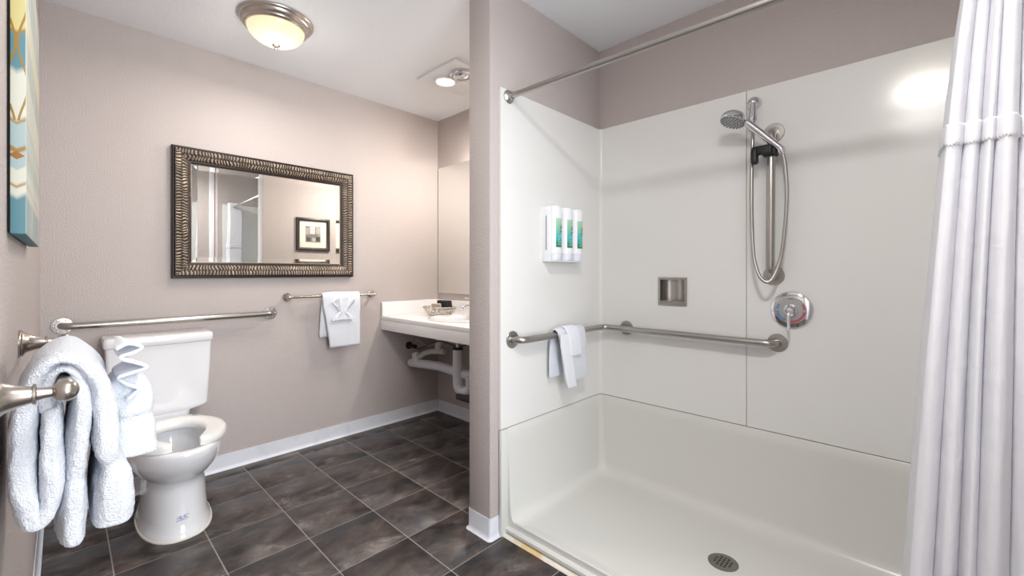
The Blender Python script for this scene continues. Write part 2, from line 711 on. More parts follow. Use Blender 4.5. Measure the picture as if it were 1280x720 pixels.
yl, xr, yr = YC - 0.015, XS - 0.014, YR + 0.015
p1 = obj('wall_panel', sheet(nb(), [(1.408, yl), (xr, yl), (xr, -2.3955)], PZ, PT), 'panel', sh, label='left wall panel bent around the corner')
p2 = obj('wall_panel', sheet(nb(), [(xr, -2.3985), (xr, yr), (1.408, yr)], PZ, PT), 'panel', sh, label='right wall panel beyond the vertical seam')
# recess for the soap dish
sx0, sx1, sz0, sz1 = -2.128, -1.982, 0.996, 1.138
for tgt in (p1, ws):
    cut(tgt, plainbox('cutter', xr - 0.03, xr + 0.075, sx0 + 0.008, sx1 - 0.008, sz0 + 0.008, sz1 - 0.008))

# caulk in the seams
b = nb()
box(b, xr + 0.003, XS - 0.001, -2.3986, -2.3954, PZ, PT - 0.004)
obj('caulk', b, 'grime', sh, label='aged caulk line in the vertical seam')
pp = fillet([(1.412, yl + 0.005, PZ - 0.001), (xr + 0.005, yl + 0.005, PZ - 0.001), (xr + 0.005, yr - 0.005, PZ - 0.001), (1.412, yr - 0.005, PZ - 0.001)], 0.02, 6)
obj('caulk', tube(nb(), pp, 0.0022, 6), 'grime', sh, label='aged caulk line above the pan')


def u_path(off, r, n=10):
    x0, xb, a, c = 1.452, xr - off, yl - off, yr + off
    if r > 0:
        P = fillet([Vector((x0, a, 0)), Vector((xb, a, 0)), Vector((xb, c, 0)), Vector((x0, c, 0))], r, n)
    return P


bm = nb()
prof = [(-0.014, PZ - 0.0035, 0.02), (-0.002, PZ - 0.0035, 0.02), (0.0, PZ - 0.006, 0.022), (0.002, 0.42, 0.024), (0.010, 0.24, 0.03), (0.017, 0.12, 0.036)]
for k in range(7):
    a = PI / 2 * k / 6
    prof.append((0.020 + 0.055 * (1 - math.cos(a)), 0.098 - 0.055 * math.sin(a), 0.04 + 0.02 * k / 6))
prof.append((0.09, 0.0415, 0.06))
rings = [[(p.x, p.y, z) for p in u_path(o, r)] for o, z, r in prof]
R = loft(bm, rings, closed=False)
inner = R[-1]
FL = 0.041
# floor with the front sill: outer rows follow x
fy0, fy1 = inner[0].co.y, inner[-1].co.y
bm.faces.new(inner)
for q, yw in ((0, yl + 0.008), (-1, yr - 0.008)):
    col_ = [r[q] for r in R]
    bm.faces.new(col_ + [bm.verts.new((1.452, yw, FL))])
# side filler between wall foot and front edge is carried by the loft; the front step
obj('pan', bm, 'pan', sh, angle=40, label='white shower pan with coved floor')
b = nb()
secs = [(1.52, 0.0410), (1.474, 0.0450), (1.463, 0.0585), (1.458, 0.0620), (1.4535, 0.0610), (1.4515, 0.0580), (1.4515, 0.0340), (1.447, 0.0320), (1.436, 0.0310), (1.433, 0.0285), (1.433, 0.016), (1.52, 0.016)]
loft(b, [[(x, y, z) for x, z in secs] for y in (yl - 0.001, yr + 0.001)])
obj('threshold', b, 'pan', sh, angle=30, label='low front threshold of the pan')
obj('flange', box(nb(), 1.4075, 1.452, yl - 0.006, yl + 0.010, 0.0, PZ - 0.004, 0.002), 'pan', sh)
obj('flange', box(nb(), 1.4075, 1.452, yr - 0.010, yr + 0.006, 0.0, PZ - 0.004, 0.002), 'pan', sh)
obj('lip_shade', box(nb(), 1.446, 1.50, yl, yr, 0.0, 0.016), 'dark', sh, label='black strip standing in for shade under the threshold')  # black box painted as the shade below the overhanging lip
b = nb()
ys = [yl + (yr - yl) * i / 80 for i in range(81)]
loft(b, [[(1.445, y, 0), (1.445, y, 0.007), (1.424 + 0.003 * nz((y, 0, 0), 22), y, 0.0055), (1.417 + 0.004 * nz((y, 3, 0), 30), y, 0.001), (1.417, y, 0)] for y in ys])
obj('edging_strip', b, 'edging', sh, label='yellowed edging strip along the tile edge', angle=60)

# drain
dr = nb()
cx, cy, rd = 1.845, -2.415, 0.054
lathe(dr, [(rd, 0), (rd, 0.0018), (rd - 0.003, 0.0028), (0.0, 0.0028)], (cx, cy, FL + 0.0004), n=48, caps=(True, False))
dro = obj('drain_plate', dr, mat('worn_steel', srgb(140, 138, 134), 0.42, 0.9), sh, label='round grey steel drain plate with slots')
cb = nb()
for i in range(-2, 3):
    for j in range(-2, 3):
        if abs(i) == 2 and abs(j) == 2:
            continue
        x, y = i * 0.0135, j * 0.0135
        box(cb, x - 0.004, x + 0.004, y - 0.004, y + 0.004, -0.01, 0.02)
me = finish(cb, 'cutter', None)
co = bpy.data.objects.new('cutter', me)
C.objects.link(co)
co.location = (cx, cy, FL)
bpy.context.view_layer.update()
cut(dro, co)
b = nb()
lathe(b, [(rd - 0.006, 0), (rd - 0.006, 0.0012), (0, 0.0012)], (cx, cy, FL + 0.0004), n=32, caps=(True, False))
dk = obj('hole_shade', b, 'dark', dro)  # dark disc on the pan floor, standing in for the shade inside the drain

# recessed soap dish
sd = thing('soap_dish', (xr, (sx0 + sx1) / 2, sz0), 'square recessed steel soap holder set in the shower wall', 'soap dish')
b = nb()
fw = 0.011
xf, xb = xr - 0.006, xr + 0.0005
o_ = [(sx0, sz0), (sx1, sz0), (sx1, sz1), (sx0, sz1)]
i_ = [(sx0 + fw, sz0 + fw), (sx1 - fw, sz0 + fw), (sx1 - fw, sz1 - fw), (sx0 + fw, sz1 - fw)]
loft(b, [[(xb, y, z) for y, z in o_], [(xf, y, z) for y, z in o_], [(xf, y, z) for y, z in i_], [(xb + 0.03, y, z) for y, z in i_]], caps=(False, False))
obj('dish_frame', b, 'steel', sd, angle=30)
b = nb()
ro = []
for i in range(17):
    t = -1 + 2 * i / 16
    y = (sx0 + sx1) / 2 + t * (sx1 - sx0 - 2 * fw) / 2
    x = xr + 0.012 + 0.045 * math.sqrt(max(0, 1 - t * t)) + 0.01
    ro.append([(x, y, sz0 + fw), (x, y, sz1 - fw)])
loft(b, ro, closed=False)
box(b, xr - 0.002, xr + 0.066, sx0 + fw, sx1 - fw, sz0 + fw - 0.002, sz0 + fw + 0.004)
box(b, xr + 0.001, xr + 0.066, sx0 + fw, sx1 - fw, sz1 - fw, sz1 - fw + 0.002)
obj('dish_recess', b, 'steel', sd, label='curved recess of the holder')
obj('lip', tube(nb(), [(xr - 0.003, sx0 + fw, sz0 + fw + 0.009), (xr - 0.003, sx1 - fw, sz0 + fw + 0.009)], 0.0035, 10), 'steel', sd)


# ---------------------------------------------------------------- bars
def flange(bm, at, axis, r=0.038):
    lathe(bm, [(r, 0), (r, 0.0035), (r - 0.0015, 0.005), (r * 0.58, 0.0058), (r * 0.56, 0.0045), (r * 0.44, 0.0045)], at, axis, 36)
    return bm


def screws(bm, at, axis, r, n=3, a0=0.3):
    d, u, v = basis(axis)
    for i in range(n):
        a = a0 + 2 * PI * i / n
        lathe(bm, [(0.0045, 0), (0.0045, 0.002), (0.003, 0.003), (0.0, 0.003)], Vector(at) + (u * math.cos(a) + v * math.sin(a)) * r + d * 0.0045, axis, 12, caps=(True, False))


# grab bar behind the toilet
gb = thing('grab_bar', (0.53, 0, 0.87), 'long satin steel grab bar on the wall above the toilet tank', 'grab bar')
zg = 0.907
x0, x1 = 0.072, 0.978
ob = obj('bar', tube(nb(), fillet([(x0, -0.004, zg), (x0, -0.052, zg), (x1, -0.052, zg), (x1, -0.004, zg)], 0.036, 8), 0.016, 20), 'steel', gb)
for x in (x0, x1):
    b = nb()
    flange(b, (x, 0, zg), (0, -1, 0), 0.039)
    fo = obj('flange', b, 'steel', gb, angle=18)
    b = nb()
    screws(b, (x, 0, zg), (0, -1, 0), 0.029, 6)
    obj('screw', b, 'chrome', fo, kind='stuff')

# corner grab bar in the shower
gs = thing('corner_grab_bar', (1.8, -1.65, 0.82), 'L-shaped satin steel grab bar running around the shower corner', 'grab bar')
zg = 0.86
yy, xx = yl - 0.052, xr - 0.052
P = fillet([(1.482, yl - 0.004, zg), (1.482, yy, zg), (xx, yy, zg), (xx, -2.519, zg), (xr - 0.004, -2.519, zg)], 0.044, 8)
obj('bar', tube(nb(), P, 0.016, 20), 'steel', gs)
for at, ax in (((1.482, yl, zg), (0, -1, 0)), ((xr, -2.519, zg), (-1, 0, 0)), ((xr, -1.80, zg), (-1, 0, 0))):
    obj('flange', flange(nb(), at, ax, 0.039), 'steel', gs, angle=18)
obj('post', tube(nb(), [(xr - 0.004, -1.80, zg - 0.004), (xx + 0.004, -1.80, zg - 0.002)], 0.011, 14), 'steel', gs)

# vertical bar with hand shower
vb = thing('vertical_grab_bar', (xr, -2.505, 1.15), 'vertical satin steel grab bar carrying the hand shower', 'grab bar')
zt, zb = 1.768, 1.150
P = fillet([(xr - 0.004, -2.507, zt), (xx, -2.507, zt), (xx, -2.503, zb), (xr - 0.004, -2.503, zb)], 0.036, 8)
obj('bar', tube(nb(), P, 0.0165, 20), 'steel', vb)
for z in (zt, zb):
    obj('flange', flange(nb(), (xr, -2.505, z), (-1, 0, 0), 0.041), 'steel', vb, angle=18)

# hand shower
hs = thing('hand_shower', (2.12, -2.45, 1.15), 'chrome hand shower head with looping metal hose and black holder', 'shower head')
hc = Vector((2.065, -2.385, 1.815))
hn = Vector((-0.30, 0.22, -0.93)).normalized()
b = nb()
lathe(b, [(0.0, -0.034), (0.022, -0.033), (0.040, -0.026), (0.050, -0.014), (0.053, -0.003), (0.053, 0.004), (0.050, 0.007)], hc, hn, 40, caps=(True, True))
head = obj('shower_head', b, 'chrome', hs, label='chrome round spray head')
b = nb()
lathe(b, [(0.0495, 0.006), (0.048, 0.010), (0.040, 0.0125), (0, 0.0125)], hc, hn, 36, caps=(False, False))
face = obj('spray_face', b, mat('spray_grey', srgb(170, 172, 176), 0.35, 0.3), head, label='grey spray face')
b = nb()
d_, u_, v_ = basis(hn)
for rr, n_ in ((0.012, 6), (0.024, 12), (0.036, 16), (0.045, 20)):
    for i in range(n_):
        a = 2 * PI * i / n_
        lathe(b, [(0.0022, 0), (0.0018, 0.003)], hc + d_ * 0.0115 + (u_ * math.cos(a) + v_ * math.sin(a)) * rr, hn, 6)
obj('nozzle', b, 'dark', head, kind='stuff')
hend = Vector((2.135, -2.545, 1.680))
hp = smooth_path([hc + Vector((0.01, -0.03, 0.008)), (2.085, -2.435, 1.798), (2.105, -2.475, 1.755), (2.122, -2.512, 1.715), hend], 6)
obj('handle', tube(nb(), hp, lambda t: 0.0125 + 0.003 * math.sin(t * PI), 16), 'chrome', hs)
b = nb()
lathe(b, [(0.015, 0.0), (0.016, 0.004), (0.015, 0.012), (0.012, 0.02), (0.009, 0.03)], hend, (0.1, -0.35, -0.9), 20)
obj('collar', b, 'chrome', hs)
hose = smooth_path([hend + Vector((0.001, -0.008, -0.02)), (2.142, -2.562, 1.60), (2.145, -2.567, 1.47), (2.142, -2.556, 1.30), (2.138, -2.540, 1.20), (2.118, -2.512, 1.128), (2.112, -2.478, 1.142), (2.122, -2.452, 1.22), (2.135, -2.440, 1.34), (2.14, -2.436, 1.48), (2.145, -2.437, 1.66), (2.150, -2.441, 1.81)], 20)
obj('hose', tube(nb(), hose, lambda t: 0.0074 + 0.0006 * math.sin(t * 1400), 12), 'steel', hs, angle=80)
b = nb()
lathe(b, [(0.029, 0.0), (0.029, 0.008), (0.026, 0.020), (0.020, 0.030), (0.012, 0.037), (0, 0.040)], (xr, -2.430, 1.915), (-1, 0, 0), 32, caps=(True, False))
el = obj('supply_elbow', b, 'chrome', hs, label='chrome wall elbow')
b = nb()
lathe(b, [(0.013, 0.0), (0.014, -0.03), (0.0175, -0.068), (0.018, -0.076), (0.0175, -0.080), (0.0145, -0.082), (0.0145, -0.098), (0.010, -0.100)], (xr - 0.033, -2.433, 1.907), (0.18, 0.0, 1), 24)
obj('cone', b, 'chrome', el)
b = nb()
box(b, 2.128, 2.182, -2.532, -2.478, 1.655, 1.705, 0.008, 3)
box(b, 2.112, 2.132, -2.520, -2.440, 1.660, 1.700, 0.008, 3)
box(b, 2.105, 2.140, -2.466, -2.440, 1.625, 1.690, 0.009, 3)
obj('bracket', b, 'black', hs, label='black plastic slide bracket', angle=40)

# shower valve
va = thing('shower_valve', (xr, -2.571, 0.93), 'round chrome shower valve plate with red and blue dial marks', 'shower valve')
vc = (xr, -2.571, 1.005)
b = nb()
lathe(b, [(0.078, 0), (0.078, 0.003), (0.074, 0.009), (0.058, 0.015), (0.055, 0.0155)], vc, (-1, 0, 0), 56, caps=(True, True))
pl = obj('escutcheon', b, 'chrome', va)
b = nb()
lathe(b, [(0.055, 0.0152), (0.054, 0.0168), (0.0, 0.0172)], vc, (-1, 0, 0), 48, caps=(False, False))
dial = obj('dial', b, 'dial', va, label='grey dial plate')


def ticks(a0, a1, n, r0, r1):
    b = nb()
    for i in range(n):
        a = math.radians(a0 + (a1 - a0) * i / max(n - 1, 1))
        w = math.radians(abs(a1 - a0) / n * 0.36)
        q = []
        for x in (vc[0] - 0.0165, vc[0] - 0.0178):
            q.append([(x, vc[1] - r * math.cos(t), vc[2] + r * math.sin(t)) for r, t in ((r0, a - w), (r1, a - w), (r1, a + w), (r0, a + w))])
        loft(b, q)
    return b


obj('blue_mark', ticks(155, 172, 3, 0.044, 0.053), 'blue', dial, kind='stuff', label='blue cold marks on the upper left')
obj('blue_mark', ticks(190, 240, 7, 0.044, 0.053), 'blue', dial, kind='stuff', label='blue cold marks on the lower left')
obj('red_mark', ticks(28, 6, 4, 0.044, 0.053), 'red', dial, kind='stuff', label='red hot marks on the upper right')
obj('red_mark', ticks(-12, -88, 11, 0.044, 0.053), 'red', dial, kind='stuff', label='red hot marks on the lower right')
obj('black_mark', ticks(100, 80, 5, 0.046, 0.049), 'black', dial, kind='stuff', label='tiny black legend over the dial')
b = nb()
lathe(b, [(0.026, 0.016), (0.025, 0.022), (0.018, 0.026), (0.016, 0.034), (0.0165, 0.056), (0.013, 0.061), (0, 0.063)], vc, (-1, 0, 0), 32, caps=(True, False))
obj('hub', b, 'chrome', va)
lv = smooth_path([(xr - 0.050, vc[1], vc[2]), (xr - 0.062, vc[1] - 0.001, vc[2] - 0.02), (xr - 0.066, vc[1] - 0.002, vc[2] - 0.045), (xr - 0.070, vc[1] - 0.003, vc[2] - 0.078)], 6)
obj('lever', tube(nb(), lv, lambda t: 0.0085 - 0.0035 * math.sin(t * PI * 0.6) + 0.001 * t, 14), 'chrome', va)

# curtain rod
cr_ = thing('curtain_rod', (1.48, -2.38, 1.92), 'brushed steel shower curtain rod across the stall opening', 'curtain rod')
ra, rb = Vector((1.458, yl, 1.950)), Vector((1.510, yr, 1.950))
obj('rod', tube(nb(), [ra + Vector((0, -0.004, 0)), rb + Vector((0, 0.004, 0))], 0.0128, 20), 'steel', cr_)
for p, s in ((ra, -1), (rb, 1)):
    b = nb()
    lathe(b, [(0.030, 0), (0.030, 0.004), (0.025, 0.009), (0.0175, 0.013), (0.0165, 0.026)], p, (0, s, 0), 6 if False else 28)
    obj('flange', b, 'steel', cr_)


# ---------------------------------------------------------------- shower curtain
def curtain():
    root = thing('shower_curtain', (1.45, -3.03, 0.06), 'white pleated shower curtain gathered at the right end of the rod', 'curtain')
    NU, ZT, ZBm = 360, 2.0, 0.075
    edges = [0.0, 0.24, 0.42, 0.53, 0.76, 1.0]     # uneven fold widths

    def pt(u, z, extra=0.0):
        # the cloth zigzags: deep folds towards the room, packed from the leading edge to the wall
        t = (ZT - z) / (ZT - ZBm)
        k = 0
        while k < 4 and u > edges[k + 1]:
            k += 1
        q = (u - edges[k]) / (edges[k + 1] - edges[k])
        ya = -3.075 + 0.155 * t ** 0.65
        ye = -3.158
        py = ya + (ye - ya) * u
        depth = (0.024 + 0.014 * t) * (1 + 0.3 * math.sin(k * 2.4 + 1))
        xc_ = 1.490 - 0.060 * t
        crest = abs(math.sin(q * PI)) ** 0.62
        px = xc_ - depth * crest + 0.008 * math.sin(k * 1.9 + 0.4) + (0.10 * max(0.0, 0.06 - u) / 0.06)
        px += 0.010 * nz((u * 4, z * 2.2, 0), 1.0) + 0.0012 * nz((u * 26, z * 9, 2), 1.0)
        py += 0.005 * nz((k * 3.3, 0, z * 1.5), 1.0)
        return Vector((px, max(py, yr + 0.006), z))
    bm = nb()
    zs = [ZT - (ZT - ZBm) * i / 90 for i in range(91)]
    loft(bm, [[pt(i / NU, z) for i in range(NU + 1)] for z in zs], closed=False)
    c = obj('cloth', bm, 'curtain', root, angle=80)
    md = c.modifiers.new('thickness', 'SOLIDIFY')
    md.thickness = 0.0012
    # gathered band sewn across, with a ruffled edge
    for zc, hh, nm in ((1.472, 0.022, 'band'),):
        bm = nb()
        rows = []
        for k in range(13):
            q = k / 12
            z = zc + hh * (1 - 2 * q)
            bulge = 0.004 + 0.005 * math.sin(q * PI)
            rows.append([])
            for i in range(NU + 1):
                u = i / NU
                zz = z + 0.007 * nz((u * 14, 0, 0), 1.0) + (0.0025 * math.sin(u * 260) if k in (0, 1, 11, 12) else 0)
                p = pt(u, zz, 0)
                # offset along the true surface normal, both faces carried by solidify
                p2, p0 = pt(min(u + 0.002, 1), zz), pt(max(u - 0.002, 0), zz)
                tn = (p2 - p0)
                n = Vector((tn.y, -tn.x, 0)).normalized()
                rows[-1].append(p + n * (bulge + 0.002 * nz((u * 90, q * 4, 3), 1.0)) * 0.0)
        loft(bm, rows, closed=False)
        bd = obj(nm, bm, 'curtain', root, angle=80, label='gathered horizontal band of the curtain')
        md = bd.modifiers.new('thickness', 'SOLIDIFY')
        md.thickness = 0.007
        md.offset = 0
    return root


curtain()


# ---------------------------------------------------------------- dispensers
dz0, dz1 = 1.222, 1.488
hd = thing('bottle_bracket', (1.83, yl, dz0), 'white wall bracket holding the three shower bottles', 'dispenser')
b = nb()
box(b, 1.700, 1.965, yl - 0.008, yl, dz0 + 0.005, dz1 - 0.01, 0.003)
obj('back_plate', b, 'white_plastic', hd)
b = nb()
box(b, 1.692, 1.700, yl - 0.050, yl, dz0 - 0.004, dz1 - 0.004, 0.002)
obj('side_plate', b, 'white_plastic', hd)
b = nb()
box(b, 1.692, 1.965, yl - 0.070, yl - 0.002, dz0 - 0.006, dz0 - 0.001, 0.002)
obj('shelf', b, 'white_plastic', hd)
b = nb()
box(b, 1.6895, 1.692, yl - 0.030, yl - 0.024, dz0 + 0.05, dz1 - 0.05, 0.001)
obj('lock_slot', b, mat('slot_grey', srgb(150, 152, 160), 0.5), hd)
LBL = ramp_material('teal_label', 2, 1.285, 1.425, [(0.0, srgb(30, 120, 82)), (0.22, srgb(38, 142, 110)), (0.42, srgb(50, 180, 190)), (0.62, srgb(120, 190, 170)), (1.0, srgb(170, 208, 180))], 0.4, 30, 0.12)
M['leaf'] = mat('leaf_print', srgb(24, 110, 62), 0.4)
M['ink'] = mat('pale_ink', srgb(215, 235, 225), 0.4)
bt0 = None
for k, (x, lab) in enumerate(((1.738, 'left bottle, nearest the room, of the three white shower bottles'), (1.828, 'middle bottle of the three white shower bottles'), (1.914, 'right bottle, nearest the corner, of the three white shower bottles'))):
    bt = thing('shower_bottle', (x, yl - 0.042, dz0), 'white ' + lab.replace(' white', ''), 'bottle', 'shower bottles in the wall bracket')
    yc = yl - 0.042

    def ell(z, a, bb, n=32):
        return [(x + 0.91 * a * math.cos(2 * PI * i / n), yc + bb * math.sin(2 * PI * i / n), z) for i in range(n)]
    b = nb()
    loft(b, [ell(z, a, c) for z, a, c in ((dz0 + 0.034, 0.037, 0.031), (dz0 + 0.045, 0.038, 0.032), (dz1 - 0.022, 0.038, 0.032), (dz1 - 0.010, 0.036, 0.030), (dz1 - 0.003, 0.030, 0.025))])
    obj('body', b, 'white_plastic', bt)
    b = nb()
    loft(b, [ell(z, a, c) for z, a, c in ((dz0, 0.034, 0.029), (dz0 + 0.003, 0.036, 0.031), (dz0 + 0.030, 0.037, 0.032), (dz0 + 0.0335, 0.035, 0.030))])
    obj('cap', b, mat('cap_white', srgb(222, 225, 236), 0.35) if k == 0 else bpy.data.materials['cap_white'], bt)

    def curved(poly_rows, off):
        b = nb()
        loft(b, [[(x + 0.91 * (0.038 + off) * math.cos(a), yc + (0.032 + off) * math.sin(a), z) for a, z in row] for row in poly_rows], closed=False)
        return b
    a0, a1 = math.radians(-130), math.radians(-58)
    NL = 10
    lb = obj('print_label', curved([[(a0 + (a1 - a0) * i / NL, z) for i in range(NL + 1)] for z in (1.285, 1.425)], 0.0006), LBL, bt)
    b = nb()
    # leaf blades
    for (aa, zz, ll, ang, wd) in ((-86, 1.372, 0.030, 60, 0.0045), (-92, 1.358, 0.024, 25, 0.0035), (-74, 1.350, 0.030, 50, 0.004), (-68, 1.372, 0.026, 75, 0.004)):
        rows = []
        for i in range(9):
            t = i / 8
            w = wd * math.sin(PI * (0.08 + 0.92 * t))
            da, dz = math.cos(math.radians(ang)) * ll * t, math.sin(math.radians(ang)) * ll * t
            rows.append([(math.radians(aa) + (da - s * w * math.sin(math.radians(ang))) / 0.036, zz + dz + s * w * math.cos(math.radians(ang))) for s in (-1, 0, 1)])
        loft(b, [[(x + 0.91 * 0.0392 * math.cos(a), yc + 0.0332 * math.sin(a), z) for a, z in row] for row in rows], closed=False)
    obj('leaf_print', b, 'leaf', lb, kind='stuff')
    b = nb()
    # pale lettering block set sideways at the foot of the label
    for r, z in enumerate((1.297, 1.309, 1.321, 1.333)):
        for c in range(4):
            if (r * 3 + c * 5 + k) % 4 == 0 and r > 1:
                continue
            aa = math.radians(-108 + c * 12)
            h = 0.0085 if (r + c) % 2 else 0.005
            rows = [[(aa, z), (aa + 0.06, z)], [(aa, z + h), (aa + 0.06, z + h)]]
            loft(b, [[(x + 0.91 * 0.0392 * math.cos(a), yc + 0.0332 * math.sin(a), zz) for a, zz in row] for row in rows], closed=False)
            if (r + c) % 2 == 0:
                rows = [[(aa, z), (aa + 0.15, z)], [(aa, z + 0.0018), (aa + 0.15, z + 0.0018)]]
                loft(b, [[(x + 0.91 * 0.0392 * math.cos(a), yc + 0.0332 * math.sin(a), zz) for a, zz in row] for row in rows], closed=False)
    obj('lettering', b, 'ink', lb, kind='stuff')


# ---------------------------------------------------------------- toilet
TC = 0.443
to = thing('toilet', (TC, -0.4, 0), 'white two-piece toilet with open-front seat under the grab bar', 'toilet')
b = nb()
o = []
for z, yb, yf, w, e in ((0.0, -0.13, -0.652, 0.134, 0.84), (0.012, -0.13, -0.652, 0.134, 0.84), (0.02, -0.135, -0.643, 0.128, 0.86), (0.06, -0.14, -0.632, 0.123, 0.88), (0.12, -0.14, -0.622, 0.119, 0.9),
                        (0.19, -0.13, -0.613, 0.117, 0.9), (0.230, -0.12, -0.613, 0.118, 0.92), (0.245, -0.11, -0.625, 0.130, 0.95), (0.265, -0.10, -0.660, 0.150, 0.95), (0.30, -0.08, -0.700, 0.168, 0.95),
                        (0.335, -0.06, -0.724, 0.178, 0.95), (0.365, -0.05, -0.737, 0.182, 0.95), (0.388, -0.05, -0.741, 0.183, 0.95), (0.400, -0.055, -0.738, 0.180, 0.95), (0.404, -0.06, -0.730, 0.172, 0.95)):
    o.append(egg(z, yb, yf, w, TC, 64, e))
for z, yb, yf, w in ((0.402, -0.26, -0.695, 0.140), (0.396, -0.268, -0.688, 0.134), (0.378, -0.27, -0.685, 0.131), (0.370, -0.262, -0.69, 0.136), (0.35, -0.27, -0.68, 0.130), (0.31, -0.29, -0.65, 0.115), (0.25, -0.33, -0.60, 0.085), (0.215, -0.37, -0.55, 0.055), (0.205, -0.42, -0.5, 0.02)):
    o.append(egg(z, yb, yf, w, TC, 64, 0.97))
loft(b, o)
bowl = obj('bowl', b, 'porcelain', to, angle=50)
b = nb()
loft(b, [egg(0.240, -0.36, -0.58, 0.074, TC, 40), egg(0.2405, -0.38, -0.56, 0.06, TC, 40)])
obj('water', b, mat('bowl_water', (0.75, 0.82, 0.86, 1), 0.02, trans=0.6), bowl)
b = nb()
loft(b, [egg(z, -0.20, -0.40, 0.134, TC, 40, 0.9, 0.5) if z < 0.03 else egg(z, -0.21, -0.39, 0.128, TC, 40, 0.9, 0.5) for z in (0.0, 0.012, 0.022, 0.035)])
loft(b, [egg(z, -0.18, -0.38, w, TC, 40, 0.9, 0.5) for z, w in ((0.03, 0.126), (0.07, 0.115), (0.12, 0.10))])
obj('foot', b, 'porcelain', bowl)
b = nb()
loft(b, [egg(0.0, -0.125, -0.658, 0.140, TC, 64, 0.84), egg(0.005, -0.125, -0.657, 0.139, TC, 64, 0.84), egg(0.008, -0.13, -0.652, 0.134, TC, 64, 0.84)])
obj('caulk', b, mat('white_caulk', srgb(228, 224, 214), 0.6), bowl, label='white caulk bead around the foot')


def rr_ring(z, cx, cy, hx, hy, r, bow=0.0):
    out = []
    for x, y in rrect(hx, hy, r, 6):
        yy = y - (bow * (1 - (x / hx) ** 2) if y < 0 else 0)
        out.append((cx + x, cy + yy, z))
    return out


def rr_dense(z, cx, cy, hx, hy, r, bow):
    base = rrect(hx, hy, r, 6)
    out = []
    n = len(base)
    for i in range(n):
        a, c = Vector(base[i]), Vector(base[(i + 1) % n])
        k = 10 if i % 7 == 6 else 1
        for j in range(k):
            p = a.lerp(c, j / k)
            yy = p.y - (bow * (1 - (p.x / hx) ** 2) if p.y < 0 else 0)
            out.append((cx + p.x, cy + yy, z))
    return out


b = nb()
loft(b, [rr_dense(z, TC - 0.023, -0.115, hx, hy, r, bw) for z, hx, hy, r, bw in ((0.404, 0.120, 0.06, 0.03, 0.006), (0.440, 0.125, 0.065, 0.03, 0.006), (0.455, 0.172, 0.080, 0.02, 0.010), (0.462, 0.188, 0.086, 0.018, 0.010), (0.475, 0.195, 0.089, 0.015, 0.010), (0.65, 0.203, 0.094, 0.014, 0.010), (0.80, 0.208, 0.098, 0.014, 0.010))])
obj('tank', b, 'porcelain', to, angle=40)
b = nb()
loft(b, [rr_dense(z, TC - 0.023, -0.115, hx, hy, r, 0.011) for z, hx, hy, r in ((0.800, 0.200, 0.092, 0.014), (0.802, 0.213, 0.103, 0.016), (0.808, 0.216, 0.106, 0.018), (0.834, 0.216, 0.106, 0.018), (0.844, 0.212, 0.102, 0.016), (0.848, 0.202, 0.092, 0.014))])
obj('tank_lid', b, 'porcelain', to, angle=40)
# open-front seat
b = nb()
rings = []
NS = 60
for i in range(NS + 1):
    t = i / NS
    # angle from right front tip over the back to the left front tip
    a = math.radians(-70 + (320) * t)
    ca, sa = math.cos(a), math.sin(a)
    yc_ = -0.49
    out = Vector((TC + 0.184 * ca, yc_ + (0.235 if sa > 0 else 0.242) * sa))
    inn = Vector((TC + 0.098 * ca, yc_ + (0.135 if sa > 0 else 0.172) * sa))
    if t < 0.10 or t > 0.90:
        q = min(t, 1 - t) / 0.10
        m_ = (out + inn) / 2
        f = math.sqrt(max(0.02, 1 - (1 - q) ** 2))
        out, inn = m_ + (out - m_) * f, m_ + (inn - m_) * f
    pr = [(0, 0.006), (0.03, 0.0), (0.97, 0.0), (1, 0.006), (1, 0.020), (0.93, 0.031), (0.7, 0.035), (0.3, 0.035), (0.07, 0.031), (0, 0.020)]
    rings.append([(inn.x + (out.x - inn.x) * s, inn.y + (out.y - inn.y) * s, 0.406 + z) for s, z in pr])
loft(b, rings)
st = obj('seat', b, 'seat', to, angle=50, label='thick white open-front seat')
for sx in (-0.075, 0.075):
    b = nb()
    box(b, TC + sx - 0.02, TC + sx + 0.02, -0.272, -0.235, 0.402, 0.430, 0.006)
    obj('hinge', b, 'seat', st)
# small blue maker's mark printed on the pedestal
bow_tree = BVHTree.FromPolygons([v.co + ORG['bowl'] for v in bowl.data.vertices], [p.vertices for p in bowl.data.polygons])


def on_pedestal(px, pz):
    o_ = Vector((px, -1.4, pz))
    h = bow_tree.ray_cast(o_, Vector((0, 1, 0)))
    return h[0] + Vector((0, -0.0007, 0)) if h[0] else None


b = nb()
strokes = [[(0.418, 0.088), (0.428, 0.094), (0.440, 0.092), (0.452, 0.096), (0.462, 0.094)], [(0.424, 0.083), (0.434, 0.088), (0.438, 0.082), (0.446, 0.088), (0.456, 0.086)],
           [(0.416, 0.076), (0.430, 0.079), (0.444, 0.078), (0.460, 0.081)], [(0.432, 0.096), (0.430, 0.086), (0.437, 0.084)], [(0.446, 0.096), (0.449, 0.088), (0.444, 0.084)]]
for s in strokes:
    pts = [on_pedestal(x, z) for x, z in s]
    if all(pts):
        tube(b, smooth_path(pts, 4), 0.0009, 5)
obj('blue_mark', b, 'navy', bowl, kind='stuff', label='small blue printed mark')
